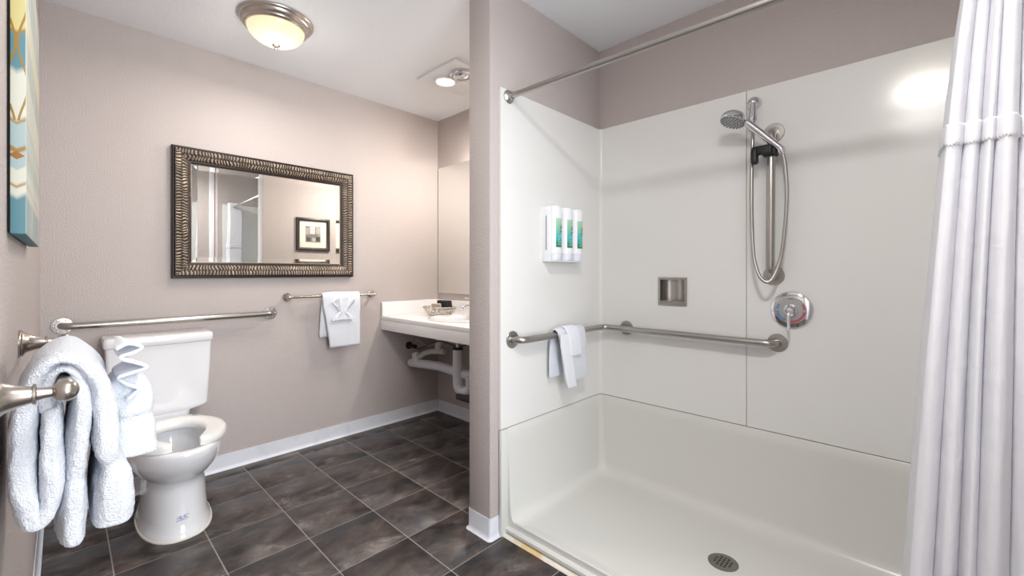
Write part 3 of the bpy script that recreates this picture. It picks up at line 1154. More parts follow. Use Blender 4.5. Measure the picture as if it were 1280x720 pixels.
# water supply
wv = thing('supply_valve', (0.27, 0, 0.14), 'chrome water stop valve and hose behind the toilet bowl', 'valve')
b = nb()
lathe(b, [(0.028, 0), (0.026, 0.004), (0.01, 0.008), (0.008, 0.05)], (0.26, 0, 0.165), (0, -1, 0), 24)
lathe(b, [(0.013, -0.018), (0.014, 0.0), (0.013, 0.02)], (0.26, -0.055, 0.165), (0, 0, 1), 16)
lathe(b, [(0.006, 0), (0.006, 0.02), (0.017, 0.022), (0.017, 0.030), (0.012, 0.033)], (0.26, -0.062, 0.165), (0.3, -1, 0), 16)
obj('valve_body', b, 'chrome', wv)
obj('hose', tube(nb(), smooth_path([(0.26, -0.055, 0.185), (0.255, -0.058, 0.25), (0.275, -0.075, 0.34), (0.28, -0.09, 0.432)], 8), 0.006, 10), 'steel', wv)

# ---------------------------------------------------------------- framed wall mirror
mi = thing('framed_mirror', (1.0, 0, 1.13), 'wide rectangular mirror in a ridged bronze frame over the grab bar', 'mirror')
mx0, mx1, mz0, mz1, fw = 0.483, 1.512, 1.131, 1.860, 0.092


def frame_side(a, bb, inward):
    """a, bb: outer corners (x, z); inward: unit vector towards the middle"""
    a, bb = Vector(a), Vector(bb)
    L = (bb - a).length
    t = (bb - a).normalized()
    iw = Vector(inward)
    NSg = int(L / 0.0016)
    prof = [(0.0, 0.001), (0.0, 0.028), (0.002, 0.034), (0.006, 0.036), (0.010, 0.034), (0.012, 0.0335)]
    KR = 22
    for k in range(KR + 1):
        q = k / KR
        prof.append((0.013 + q * 0.062, 0.0335 + 0.007 * math.sin(PI * (0.25 + q * 0.75)) - 0.012 * q))
    prof += [(0.0765, 0.0215), (0.080, 0.022), (0.085, 0.020), (0.088, 0.0175), (0.0905, 0.0165), (0.092, 0.014), (0.092, 0.006)]
    bm = nb()
    lay = bm.verts.layers.float.new('tint')
    rings = []
    tint = []
    seed = a.x * 7 + a.y * 3
    for i in range(NSg + 1):
        s = i / NSg
        ring, tn = [], []
        for w, h in prof:
            s0, s1 = w, L - w
            d = s0 + (s1 - s0) * s
            hh, tv = h, 0.0
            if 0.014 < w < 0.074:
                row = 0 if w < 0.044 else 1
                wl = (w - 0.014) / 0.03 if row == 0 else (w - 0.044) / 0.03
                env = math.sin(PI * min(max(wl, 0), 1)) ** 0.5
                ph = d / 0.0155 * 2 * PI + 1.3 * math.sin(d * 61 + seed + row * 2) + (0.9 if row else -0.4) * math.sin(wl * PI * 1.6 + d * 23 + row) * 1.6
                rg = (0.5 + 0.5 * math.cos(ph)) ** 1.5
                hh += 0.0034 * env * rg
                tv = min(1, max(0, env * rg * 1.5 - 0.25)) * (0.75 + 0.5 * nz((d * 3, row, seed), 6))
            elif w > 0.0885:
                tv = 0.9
            pt2 = a + t * d + iw * w
            ring.append((pt2.x, -hh, pt2.y))
            tn.append(min(1, max(0, tv)))
        rings.append(ring)
        tint += tn
    R = loft(bm, rings, closed=False)
    k = 0
    for r in R:
        for v in r:
            v[lay] = tint[k]
            k += 1
    return obj('frame_side', bm, 'frame_ridge', mi, angle=80)


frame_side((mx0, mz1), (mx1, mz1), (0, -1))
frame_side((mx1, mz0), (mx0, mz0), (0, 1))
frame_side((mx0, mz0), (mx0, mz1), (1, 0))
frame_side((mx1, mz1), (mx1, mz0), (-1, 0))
gx0, gx1, gz0, gz1 = mx0 + fw, mx1 - fw, mz0 + fw, mz1 - fw
b = nb()
box(b, mx0 + 0.03, mx1 - 0.03, -0.007, -0.001, mz0 + 0.03, mz1 - 0.03)
obj('backing', b, 'dark', mi)
bw, bh = 0.026, 0.0013
b = nb()
box(b, gx0 + bw, gx1 - bw, -0.0105, -0.0075, gz0 + bw, gz1 - bw)
obj('mirror_glass', b, 'mirror', mi, smooth=False)
oc = [(gx0 - 0.002, gz0 - 0.002), (gx1 + 0.002, gz0 - 0.002), (gx1 + 0.002, gz1 + 0.002), (gx0 - 0.002, gz1 + 0.002)]
ic = [(gx0 + bw, gz0 + bw), (gx1 - bw, gz0 + bw), (gx1 - bw, gz1 - bw), (gx0 + bw, gz1 - bw)]
for i in range(4):
    j = (i + 1) % 4
    b = nb()
    vs = [b.verts.new((oc[i][0], -0.0105 - bh, oc[i][1])), b.verts.new((oc[j][0], -0.0105 - bh, oc[j][1])), b.verts.new((ic[j][0], -0.0105, ic[j][1])), b.verts.new((ic[i][0], -0.0105, ic[i][1]))]
    vs2 = [b.verts.new((v.co.x, -0.0075, v.co.z)) for v in vs]
    b.faces.new(vs)
    b.faces.new(vs2)
    for q in range(4):
        b.faces.new((vs[q], vs[(q + 1) % 4], vs2[(q + 1) % 4], vs2[q]))
    obj('bevel', b, 'mirror', mi, smooth=False)

# ---------------------------------------------------------------- towel rail and towels on the toilet wall
def rail_post(bm, at, axis, L, r=0.03, knob=0.0):
    lathe(bm, [(r, 0), (r, 0.004), (r * 0.92, 0.007), (r * 0.93, 0.010), (r * 0.62, 0.018), (r * 0.42, L * 0.55), (r * 0.36, L - 0.012), (r * 0.46, L - 0.010), (r * 0.46, L - 0.007), (r * 0.30, L - 0.004), (r * 0.30, L)], at, axis, 28)


tr_ = thing('towel_rail', (1.37, 0, 0.98), 'slim nickel towel rail on the wall below the framed mirror', 'towel rail')
zr = 1.003
yb_ = -0.062
for x in (1.078, 1.662):
    b = nb()
    rail_post(b, (x, 0, zr), (0, -1, 0), 0.062, 0.027)
    lathe(b, [(0, -0.014), (0.008, -0.012), (0.012, -0.005), (0.012, 0.005), (0.008, 0.012), (0, 0.014)], (x, yb_, zr), (1, 0, 0), 20, caps=(False, False))
    obj('post', b, 'nickel', tr_)
obj('bar', tube(nb(), [(1.078, yb_, zr), (1.662, yb_, zr)], 0.0078, 16), 'nickel', tr_)

fA = lambda s, o, z: (s, -o, z)
b = nb()
# hand towel: back fall, over the rail, front fall
strip(b, [(0.030, 0.722, 0.011, 0.100, 1.372), (0.032, 0.80, 0.012, 0.100, 1.375), (0.036, 0.93, 0.011, 0.104, 1.385), (0.044, 1.005, 0.010, 0.112, 1.397), (0.062, 1.022, 0.009, 0.130, 1.402), (0.081, 1.005, 0.010, 0.132, 1.402),
          (0.088, 0.93, 0.012, 0.128, 1.405), (0.090, 0.80, 0.013, 0.116, 1.415), (0.092, 0.70, 0.012, 0.108, 1.420), (0.092, 0.655, 0.011, 0.106, 1.425)], fA, 60, 0.0016, 2.0, fold=0.002)
obj('hand_towel', b, 'towel', label='white hand towel draped over the slim rail beside the vanity', cat='towel', angle=70)


def fan(fmap, top, bot, w_top, w_bot, plea, s0, o0, amp, lean=0.0, seed=0, tail=0.06, tail_w=0.05):
    """pleated washcloth pinched at a knot, tail flaring below"""
    bm = nb()
    NV, NU = 26, 90
    rows = []
    for v in range(NV + 1):
        t = v / NV
        z = top + (bot - top) * t
        w = w_top + (w_bot - w_top) * (t ** 0.8)
        a = amp * (1 - 0.55 * t)
        row = []
        for u in range(NU + 1):
            q = u / NU * 2 - 1
            tri = math.asin(math.sin(q * plea * PI + 0.5)) / (PI / 2)
            tri = 0.6 * tri + 0.4 * math.sin(q * plea * PI + 0.5)
            arc_ = -0.022 * q * q * (1 - t)
            row.append(fmap(s0 + q * w + lean * t + 0.006 * tri * (1 - t), o0 + a * tri + 0.004 * nz((q * 3, t * 3, seed), 1.5), z + arc_ + 0.01 * tri * (1 - t)))
        rows.append(row)
    for v in range(1, 15):
        t = v / 14
        z = bot - tail * t
        w = w_bot + (tail_w - w_bot) * math.sin(min(1, t * 1.3) * PI / 2)
        row = []
        for u in range(NU + 1):
            q = u / NU * 2 - 1
            tri = math.sin(q * plea * PI + 0.5)
            row.append(fmap(s0 + q * w + lean, o0 + amp * (0.45 + 0.2 * t) * tri * (1 - 0.5 * t), z - 0.006 * q * q))
        rows.append(row)
    loft(bm, rows, closed=False)
    return bm


b = fan(fA, 0.985, 0.895, 0.085, 0.022, 3.2, 1.405, 0.112, 0.013, -0.01, 3, 0.055, 0.075)
o = obj('washcloth', b, 'towel2', label='white washcloth folded in a fan on the hand towel beside the vanity', cat='washcloth', angle=70)
md = o.modifiers.new('thickness', 'SOLIDIFY')
md.thickness = 0.005
md.offset = 1

# ---------------------------------------------------------------- towel bar and towels on the left wall
tb = thing('towel_bar', (0, -1.72, 0.95), 'heavy flared nickel towel bar on the left wall carrying the bath towel', 'towel rail')
zk, xk = 0.990, 0.0775
YN, YF = -2.06, -1.385
for y in (YN, YF):
    b = nb()
    lathe(b, [(0.0335, 0), (0.0335, 0.003), (0.0315, 0.005), (0.0325, 0.007), (0.0305, 0.0095), (0.0265, 0.0115), (0.0205, 0.019), (0.0165, 0.028), (0.0135, 0.038), (0.0120, 0.0440), (0.0148, 0.0450), (0.0148, 0.0478), (0.0098, 0.0490), (0.0080, 0.056), (0.0075, 0.064)], (0, y, zk), (1, 0, 0), 40)
    po = obj('post', b, 'nickel', tb)
    b = nb()
    lathe(b, [(0.0165 * math.sin(PI * k / 16), -0.0150 * math.cos(PI * k / 16)) for k in range(17)], (xk, y, zk), (1, 0, 0), 36, caps=(False, False))
    obj('knob', b, 'nickel', po)
obj('bar', tube(nb(), [(xk, YN, zk), (xk, YF, zk)], 0.0098, 20), 'nickel', tb)

cth, sth = math.cos(0.8053), math.sin(0.8053)


def at_left(px, py, y=-2.0):
    """point on the plane Y = y seen at photo pixel (px, py) -> (distance from wall, height)"""
    q = (px - 640) / 539.4
    dy = y + 2.9832
    # lateral/depth = (dx*cos - dy*sin)/(dx*sin + dy*cos)
    dx = (q * dy * cth + dy * sth) / (cth - q * sth)
    dep = dx * sth + dy * cth
    return 0.0748 + dx, 1.1658 - (py - 339.9) / 539.4 * dep


def tpath(rows, y=-2.0):
    out = []
    for px, py, th, w, s in rows:
        o_, z_ = at_left(px, py, y)
        out.append((o_, z_, th, w, s))
    return out


fL = lambda s, o, z: (max(o, 0.0035), s, z)
W = 0.150
b = nb()
SC = -1.845     # middle of the folded towel along the bar
strip(b, tpath([(145, 662, 0.029, W - 0.006, SC), (146, 635, 0.0280, W - 0.004, SC), (143, 605, 0.023, W - 0.002, SC), (137, 586, 0.0135, W - 0.008, SC), (133, 570, 0.0170, W, SC), (131, 540, 0.0185, W, SC), (129, 508, 0.0165, W, SC), (121, 480, 0.0135, W, SC), (105, 458, 0.0110, W, SC), (84, 450, 0.0100, W, SC),
                (62, 457, 0.0110, W, SC), (44, 478, 0.0130, W, SC), (33, 508, 0.0150, W, SC), (27, 550, 0.0160, W, SC), (25, 600, 0.0165, W, SC), (28, 638, 0.0155, W, SC), (40, 660, 0.0140, W, SC), (55, 652, 0.0145, W, SC), (64, 620, 0.0150, W, SC), (65, 580, 0.0140, W, SC), (64, 545, 0.0125, W, SC), (62, 512, 0.0110, W, SC)], -2.0), fL, 190, 0.0030, 1.0, k=14, e=0.30, fold=0.0016, fuzz=0.0013)
strip(b, tpath([(58, 522, 0.0105, W - 0.006, SC), (59, 496, 0.0110, W - 0.004, SC), (68, 472, 0.0085, W - 0.003, SC), (83, 464, 0.0080, W - 0.002, SC), (97, 473, 0.0095, W - 0.002, SC), (102, 502, 0.0120, W - 0.002, SC), (99, 545, 0.0140, W - 0.002, SC), (96, 580, 0.0140, W - 0.002, SC), (94, 602, 0.0120, W - 0.006, SC), (93, 620, 0.0150, W - 0.003, SC), (92, 650, 0.0165, W - 0.003, SC), (92, 688, 0.0160, W - 0.003, SC)], -2.0), fL, 190, 0.0028, 4.0, k=14, e=0.30, fold=0.0014, fuzz=0.0013)
obj('bath_towel', b, 'towel', label='thick white bath towel folded over the left wall bar, nearest the camera', cat='towel', angle=70)
# hand towel laid over the bath towel, further along the bar
b = nb()
SH, WH = -1.755, 0.060
strip(b, [(0.150, 0.905, 0.014, WH - 0.006, SH), (0.160, 0.935, 0.020, WH, SH), (0.172, 0.930, 0.028, WH, SH), (0.178, 0.905, 0.032, WH, SH), (0.180, 0.878, 0.031, WH, SH), (0.181, 0.866, 0.0285, WH - 0.003, SH), (0.182, 0.852, 0.031, WH, SH), (0.183, 0.82, 0.034, WH + 0.002, SH), (0.184, 0.785, 0.034, WH + 0.002, SH)], fL, 150, 0.0026, 7.0, k=12, fold=0.001, fuzz=0.0012)
obj('hand_towel', b, 'towel', label='white hand towel hung behind the bath towel, in front of the toilet tank', cat='towel', angle=70)
pc = [(146, 436), (160, 429), (177, 435), (168, 441), (152, 447), (166, 452), (182, 458), (165, 465), (149, 472), (160, 481), (175, 487), (168, 493), (160, 499)]
pc = [(lambda q: Vector((q[0], 0, q[1])))(at_left(px, py, -1.835)) for px, py in pc]
pc = smooth_path(pc, 8)
b = nb()
cen = Vector((0.150, 0, 0.965))
rows = []
for k in range(19):
    t = k / 18
    row = []
    for i, p in enumerate(pc):
        u = i / (len(pc) - 1)
        q = p.lerp(cen + Vector((0.012 * (0.5 - u), 0, 0.085 * (0.5 - u))), 0.50 * t ** 1.3)
        row.append((q.x + 0.003 * nz((u * 5, t * 3, 1), 1.5), -1.838 + 0.118 * t + 0.010 * math.sin(u * 9) * (1 - t) + 0.004 * nz((u * 6, t * 4, 4), 1.5), q.z + 0.004 * nz((u * 5, t * 3, 8), 1.5) + 0.012 * t * (1 - u)))
    rows.append(row)
loft(b, rows, closed=False)
tube(b, [Vector(r) for r in rows[0]], 0.0015, 8)
o = obj('washcloth', b, 'towel2', label='white washcloth pleated in a fan above the hand towel by the toilet tank', cat='washcloth', angle=70)
md = o.modifiers.new('thickness', 'SOLIDIFY')
md.thickness = 0.004
md.offset = 0

# ---------------------------------------------------------------- shower towels
fS = lambda s, o, z: (s, yl - o, z)
ob_ = yl - yy        # bar distance from the panel
b = nb()
zb_ = 0.86
strip(b, [(ob_ - 0.023, 0.652, 0.007, 0.078, 1.790), (ob_ - 0.024, 0.72, 0.008, 0.080, 1.793), (ob_ - 0.024, 0.81, 0.007, 0.086, 1.805), (ob_ - 0.019, 0.872, 0.007, 0.096, 1.820), (ob_, 0.886, 0.007, 0.110, 1.830), (ob_ + 0.020, 0.872, 0.007, 0.110, 1.833),
          (ob_ + 0.026, 0.80, 0.008, 0.104, 1.845), (ob_ + 0.028, 0.72, 0.009, 0.100, 1.855), (ob_ + 0.028, 0.625, 0.008, 0.098, 1.865)], fS, 56, 0.0014, 3.0, fold=0.0012)
obj('hand_towel', b, 'towel', label='white hand towel over the shower grab bar, under the folded strips', cat='towel', angle=70)
b = nb()
strip(b, [(ob_ + 0.040, 0.865, 0.005, 0.034, 1.752), (ob_ + 0.042, 0.80, 0.0065, 0.036, 1.758), (ob_ + 0.043, 0.72, 0.0068, 0.037, 1.775), (ob_ + 0.044, 0.64, 0.0068, 0.037, 1.795), (ob_ + 0.044, 0.600, 0.006, 0.035, 1.812)], fS, 44, 0.0014, 5.0)
strip(b, [(ob_ + 0.012, 0.898, 0.005, 0.048, 1.805), (ob_ + 0.030, 0.890, 0.006, 0.048, 1.815), (ob_ + 0.045, 0.85, 0.006, 0.046, 1.822), (ob_ + 0.049, 0.80, 0.006, 0.045, 1.830), (ob_ + 0.050, 0.755, 0.005, 0.046, 1.835)], fS, 44, 0.0014, 6.0)
obj('washcloth', b, 'towel2', label='white washcloth folded in two strips over the towel on the shower bar', cat='washcloth', angle=70)

# ---------------------------------------------------------------- vanity
vn = thing('vanity_counter', (2.0, -0.74, 0.73), 'white wall-hung vanity counter with apron and backsplash', 'counter')
CZ = 0.832
cxf = 1.744
SKX, SKY, SRX, SRY = 2.005, -0.60, 0.195, 0.245
b = nb()
box(b, cxf, XB - 0.001, YD + 0.001, -0.001, CZ - 0.03, CZ, 0.003)
top = obj('countertop', b, 'laminate', vn)
me = bpy.data.meshes.new('c')
cb = nb()
loft(cb, [[(SKX + (SRX - 0.015) * math.cos(2 * PI * i / 48), SKY + (SRY - 0.015) * math.sin(2 * PI * i / 48), z) for i in range(48)] for z in (0.7, 0.9)])
cm = finish(cb, 'cutter', None)
co = bpy.data.objects.new('cutter', cm)
C.objects.link(co)
bpy.context.view_layer.update()
cut(top, co)
b = nb()
box(b, cxf, cxf + 0.018, YD + 0.001, -0.001, 0.730, CZ - 0.0305, 0.002)
obj('apron', b, 'laminate', vn)
b = nb()
box(b, cxf + 0.002, XB - 0.020, -0.019, -0.001, CZ + 0.0005, 0.938, 0.003)
obj('side_splash', b, 'laminate', vn)
b = nb()
box(b, XB - 0.019, XB - 0.001, YD + 0.001, -0.001, CZ + 0.0005, 0.936, 0.003)
obj('backsplash', b, 'laminate', vn)
sk = nb()
rr = [(1.0, CZ + 0.001), (1.0, CZ + 0.006), (0.985, CZ + 0.010), (0.93, CZ + 0.011), (0.90, CZ + 0.006), (0.87, CZ - 0.02), (0.80, CZ - 0.08), (0.62, CZ - 0.13), (0.3, CZ - 0.15), (0.09, CZ - 0.152)]
loft(sk, [[(SKX + SRX * f * math.cos(2 * PI * i / 56), SKY + SRY * f * math.sin(2 * PI * i / 56), z) for i in range(56)] for f, z in rr], caps=(False, True))
so = obj('sink', sk, 'porcelain', label='white oval drop-in sink in the vanity counter', cat='sink', angle=50)
md = so.modifiers.new('thickness', 'SOLIDIFY')
md.thickness = 0.004
md.offset = -1

# faucet
fx, fy = 2.205, -0.545
fa = thing('faucet', (fx, fy, CZ), 'chrome single-lever faucet at the back of the vanity sink', 'faucet')
fz = CZ
b = nb()
loft(b, [[(fx + rx_ * math.cos(2 * PI * i / 32), fy + ry_ * math.sin(2 * PI * i / 32), fz + z) for i in range(32)] for rx_, ry_, z in ((0.027, 0.055, 0.0), (0.027, 0.055, 0.006), (0.024, 0.05, 0.012), (0.02, 0.026, 0.016))])
obj('base', b, 'chrome', fa)
b = nb()
lathe(b, [(0.024, 0.012), (0.021, 0.03), (0.019, 0.06), (0.022, 0.085), (0.023, 0.095), (0.018, 0.102), (0.0, 0.103)], (fx, fy, fz), (-0.12, 0, 1), 28, caps=(True, False))
obj('body', b, 'chrome', fa)
obj('spout', tube(nb(), smooth_path([(fx - 0.008, fy, fz + 0.055), (fx - 0.05, fy, fz + 0.078), (fx - 0.10, fy, fz + 0.078), (fx - 0.122, fy, fz + 0.062)], 6), lambda t: 0.015 - 0.003 * t, 16), 'chrome', fa)
b = nb()
lathe(b, [(0.0, -0.018), (0.014, -0.014), (0.022, 0.0), (0.020, 0.012), (0.010, 0.019), (0, 0.020)], (fx - 0.012, fy, fz + 0.122), (0, 0, 1), 24, caps=(False, False))
tube(b, [(fx - 0.02, fy, fz + 0.130), (fx - 0.075, fy + 0.02, fz + 0.145)], 0.006, 12)
obj('lever', b, 'chrome', fa)

# basket with wrapped soaps
bc = Vector((2.08, -0.285, CZ))
bk_ = nb()
axu = Vector((0.35, -0.94, 0)).normalized()
axv = Vector((0.94, 0.35, 0)).normalized()


def bpt(a, f, z):
    return bc + axu * (0.135 * f * math.cos(a)) + axv * (0.10 * f * math.sin(a)) + Vector((0, 0, z))


NB = 22
for k in range(NB):
    for sgn in (1, -1):
        pts = []
        for i in range(7):
            t = i / 6
            a = 2 * PI * k / NB + sgn * t * 0.5
            pts.append(bpt(a, 0.62 + 0.38 * t ** 0.8, 0.004 + 0.060 * t))
        tube(bk_, pts, 0.0030, 5)
for f, z, r in ((1.0, 0.065, 0.0045), (0.62, 0.004, 0.004), (0.86, 0.030, 0.003)):
    tube(bk_, [bpt(2 * PI * i / 48, f, z) for i in range(49)], r, 6)
loft(bk_, [[bpt(2 * PI * i / 32, 0.62, z) for i in range(32)] for z in (0.0, 0.003)])
obj('soap_basket', bk_, 'wicker', label='small pale woven basket on the vanity counter beside the faucet', cat='basket', angle=60)


def packet(name, c, hx, hy, hz, rz, tilt, m, label):
    b = box(nb(), -hx, hx, -hy, hy, -hz, hz, 0.004, 2)
    b.transform(Matrix.Translation(c) @ Matrix.Rotation(rz, 4, 'Z') @ Matrix.Rotation(tilt, 4, 'X'))
    obj(name, b, m, label=label, cat='soap')


packet('wrapped_soap', bc + Vector((0.028, -0.028, 0.082)), 0.060, 0.013, 0.034, -1.25, 0.25, 'soap_dark', 'black wrapped soap bar standing upright at the back of the basket')
packet('wrapped_soap', bc + Vector((-0.022, 0.006, 0.066)), 0.040, 0.008, 0.028, -1.2, 0.4, 'soap_tan', 'small beige wrapped soap leaning in front of the black one')

# sheet mirror over the counter
b = nb()
box(b, XB - 0.006, XB - 0.001, YD + 0.002, -0.014, 0.990, 2.036)
sm_ = obj('sheet_mirror', b, 'mirror', label='frameless sheet mirror on the wall above the vanity counter', cat='mirror', smooth=False)

# vanity light above the sheet mirror (behind the partition from the photograph's side)
vl = thing('vanity_light', (XB, -0.83, 2.12), 'nickel vanity light with two frosted shades above the sheet mirror', 'wall light')
b = nb()
box(b, XB - 0.025, XB - 0.001, -1.08, -0.58, 2.11, 2.20, 0.006)
obj('back_plate', b, 'nickel', vl)
M['shade'] = mat('lit_shade', (0.9, 0.85, 0.8, 1), 0.4, emit=((1.0, 0.82, 0.62, 1), 3.0))
for y in (-0.70, -0.96):
    b = nb()
    tube(b, smooth_path([(XB - 0.02, y, 2.155), (XB - 0.09, y, 2.165), (XB - 0.11, y, 2.14)], 5), 0.008, 12)
    ar = obj('arm', b, 'nickel', vl)
    b = nb()
    lathe(b, [(0.02, 0.0), (0.035, -0.02), (0.052, -0.07), (0.058, -0.10), (0.055, -0.10), (0.048, -0.07), (0.030, -0.02), (0.0, -0.008)], (XB - 0.11, y, 2.14), (0, 0, 1), 24, caps=(False, False))
    obj('shade', b, 'shade', ar, label='lit frosted shade')
    lamp('vanity_bulb', 'POINT', (XB - 0.11, y, 2.03), W_VAN / 2, (1.0, 0.92, 0.84), 0.035)

# plumbing below the sink
pu = thing('drain_pipes', (2.0, -0.4, 0.32), 'white covered drain pipes and trap under the vanity counter', 'pipes')
X0 = 2.0
obj('cross_pipe', tube(nb(), [(X0 - 0.01, 0.02 - 0.05, 0.447), (X0, -0.12, 0.452), (X0 + 0.02, -0.35, 0.462), (X0 + 0.03, -0.62, 0.450), (X0 + 0.04, -0.78, 0.44)], 0.034, 20), 'pvc', pu)
obj('branch', tube(nb(), smooth_path([(X0 - 0.005, -0.115, 0.455), (X0, -0.09, 0.50), (X0, -0.075, 0.525)], 5), lambda t: 0.040 - 0.012 * t, 18), 'pvc', pu)
obj('branch', tube(nb(), smooth_path([(X0, -0.13, 0.50), (X0, -0.22, 0.548), (X0 + 0.01, -0.33, 0.572), (X0 + 0.02, -0.43, 0.578)], 5), 0.021, 16), mat('grey_sleeve', srgb(186, 182, 180), 0.5), pu, label='greyer sleeve rising to the drain')
obj('elbow', tube(nb(), smooth_path([(X0 + 0.02, -0.37, 0.575), (X0 + 0.01, -0.375, 0.62), (X0 + 0.02, -0.39, 0.67)], 5), 0.033, 16), bpy.data.materials['grey_sleeve'], pu)
obj('trap', tube(nb(), fillet([(X0, -0.605, 0.625), (X0, -0.605, 0.335), (X0 + 0.02, -0.72, 0.335), (X0 + 0.02, -0.72, 0.45)], 0.05, 8), 0.036, 22), 'pvc', pu, label='vertical white trap cover')
obj('tailpiece', tube(nb(), [(X0, -0.605, 0.60), (X0, -0.605, 0.70)], 0.016, 14), 'steel', pu)
b = nb()
lathe(b, [(0.037, 0), (0.037, 0.012), (0.03, 0.016)], (X0, -0.605, 0.62), (0, 0, 1), 24)
obj('collar', b, 'black', pu)
b = nb()
lathe(b, [(0.012, 0), (0.012, 0.02), (0.009, 0.03)], (X0 + 0.0, -0.66, 0.30), (0.1, 0.3, -1), 14)
obj('clean_out', b, 'pvc', pu)
sp = thing('stop_valve', (2.1, 0, 0.55), 'dark water stop valve with thin hose under the counter', 'valve')
b = nb()
lathe(b, [(0.03, 0), (0.028, 0.006), (0.012, 0.01), (0.010, 0.06), (0.017, 0.062), (0.017, 0.09), (0.008, 0.092)], (1.99, -0.001, 0.580), (0, -1, 0), 20)
obj('valve_body', b, mat('dark_metal', srgb(70, 66, 64), 0.35, 0.8), sp)
obj('hose', tube(nb(), smooth_path([(1.99, -0.075, 0.595), (1.995, -0.13, 0.635), (2.01, -0.22, 0.60), (2.05, -0.32, 0.63), (2.10, -0.45, 0.70)], 8), 0.005, 8), 'steel', sp)
obj('hose', tube(nb(), smooth_path([(1.99, -0.075, 0.575), (1.96, -0.2, 0.585), (1.97, -0.42, 0.66), (2.02, -0.60, 0.64), (2.1, -0.75, 0.70)], 8), 0.004, 8), 'black', sp)
b = nb()
box(b, 1.955, 2.10, -0.86, -0.635, 0.285, 0.325, 0.004)
obj('valve_box', b, 'black', label='flat black box beside the drain trap under the counter', cat='box')


# ---------------------------------------------------------------- ceiling lights
def flush_lamp(x, y, label, watts, col, strength):
    L = thing('flush_ceiling_light', (x, y, H), label, 'ceiling light')
    b = nb()
    lathe(b, [(0.172, 0.0), (0.172, 0.006), (0.168, 0.012), (0.162, 0.015), (0.160, 0.022), (0.153, 0.030), (0.147, 0.034), (0.145, 0.042), (0.138, 0.048), (0.132, 0.048), (0.132, 0.030)], (x, y, H - 0.0005), (0, 0, -1), 56, caps=(True, False))
    obj('ring', b, 'nickel', L, label='stepped nickel ring')
    b = nb()
    pr = [(0.131 * math.cos(PI / 2 * k / 14), 0.040 + 0.085 * math.sin(PI / 2 * k / 14)) for k in range(15)]
    lathe(b, pr, (x, y, H), (0, 0, -1), 48, caps=(False, False))
    obj('glass_bowl', b, glow_material('lit_bowl', (1.0, 0.95, 0.84, 1), (0.95, 0.74, 0.46, 1), strength, x, y, 0.131), L, label='lit frosted glass bowl')
    b = nb()
    lathe(b, [(0.0, 0.122), (0.018, 0.1235), (0.018, 0.127), (0.010, 0.131), (0.006, 0.134), (0.009, 0.139), (0.009, 0.143), (0.0, 0.149)], (x, y, H), (0, 0, -1), 24, caps=(False, False))
    obj('finial', b, 'nickel', L)
    lamp('ceiling_bulb', 'AREA', (x, y, H - 0.155), watts, col, 0.2 if strength > 3 else 0.3, (0, 0, 0))
    lamp('ceiling_bulb', 'POINT', (x, y, H - 0.34), watts * 0.30, col, 0.12)
    return L


flush_lamp(0.825, -0.602, 'lit nickel-ringed ceiling light over the toilet area', W_CEIL, (1.0, 0.93, 0.86), 0.85)
flush_lamp(0.695, -2.86, 'lit nickel-ringed ceiling light near the door, mirrored in the shower wall', W_NEAR, (1.0, 0.975, 0.94), 6.0)

hl = thing('heat_lamp', (1.83, -0.77, H), 'square white ceiling heat lamp panel with two bulbs above the vanity', 'ceiling light')
b = nb()
box(b, 1.690, 2.06, -0.965, -0.572, H - 0.014, H - 0.0005, 0.005)
obj('plate', b, 'trim', hl)
M['heat'] = mat('lit_lens', (0.9, 0.85, 0.8, 1), 0.3, emit=((1.0, 0.86, 0.70, 1), 3.5))
for x, y, lit in ((1.815, -0.705, True), (1.835, -0.850, False)):
    b = nb()
    lathe(b, [(0.076, 0.0), (0.076, 0.014), (0.072, 0.018), (0.060, 0.018), (0.050, 0.004)], (x, y, H - 0.013), (0, 0, -1), 40, caps=(True, False))
    obj('bulb_ring', b, 'trim' if lit else 'chrome', hl)
    b = nb()
    lathe(b, [(0.050, 0.0), (0.050, 0.010), (0.042, 0.020), (0.025, 0.026), (0, 0.028)] if lit else [(0.058, 0.0), (0.056, 0.012), (0.046, 0.024), (0.025, 0.031), (0, 0.033)], (x, y, H - 0.016), (0, 0, -1), 36, caps=(False, False))
    obj('bulb', b, 'heat' if lit else mat('silvered_bulb', srgb(190, 192, 196), 0.18, 0.85), hl, label='lit warm bulb' if lit else 'unlit silvery bulb')
lamp('heat_bulb', 'AREA', (1.815, -0.705, H - 0.050), W_HEAT, (1.0, 0.88, 0.74), 0.1, (0, 0, 0))

# ---------------------------------------------------------------- canvas on the left wall
ay0, ay1, az0, az1, ax1 = -1.712, -1.072, 1.240, 1.880, 0.0255
M['art'] = None


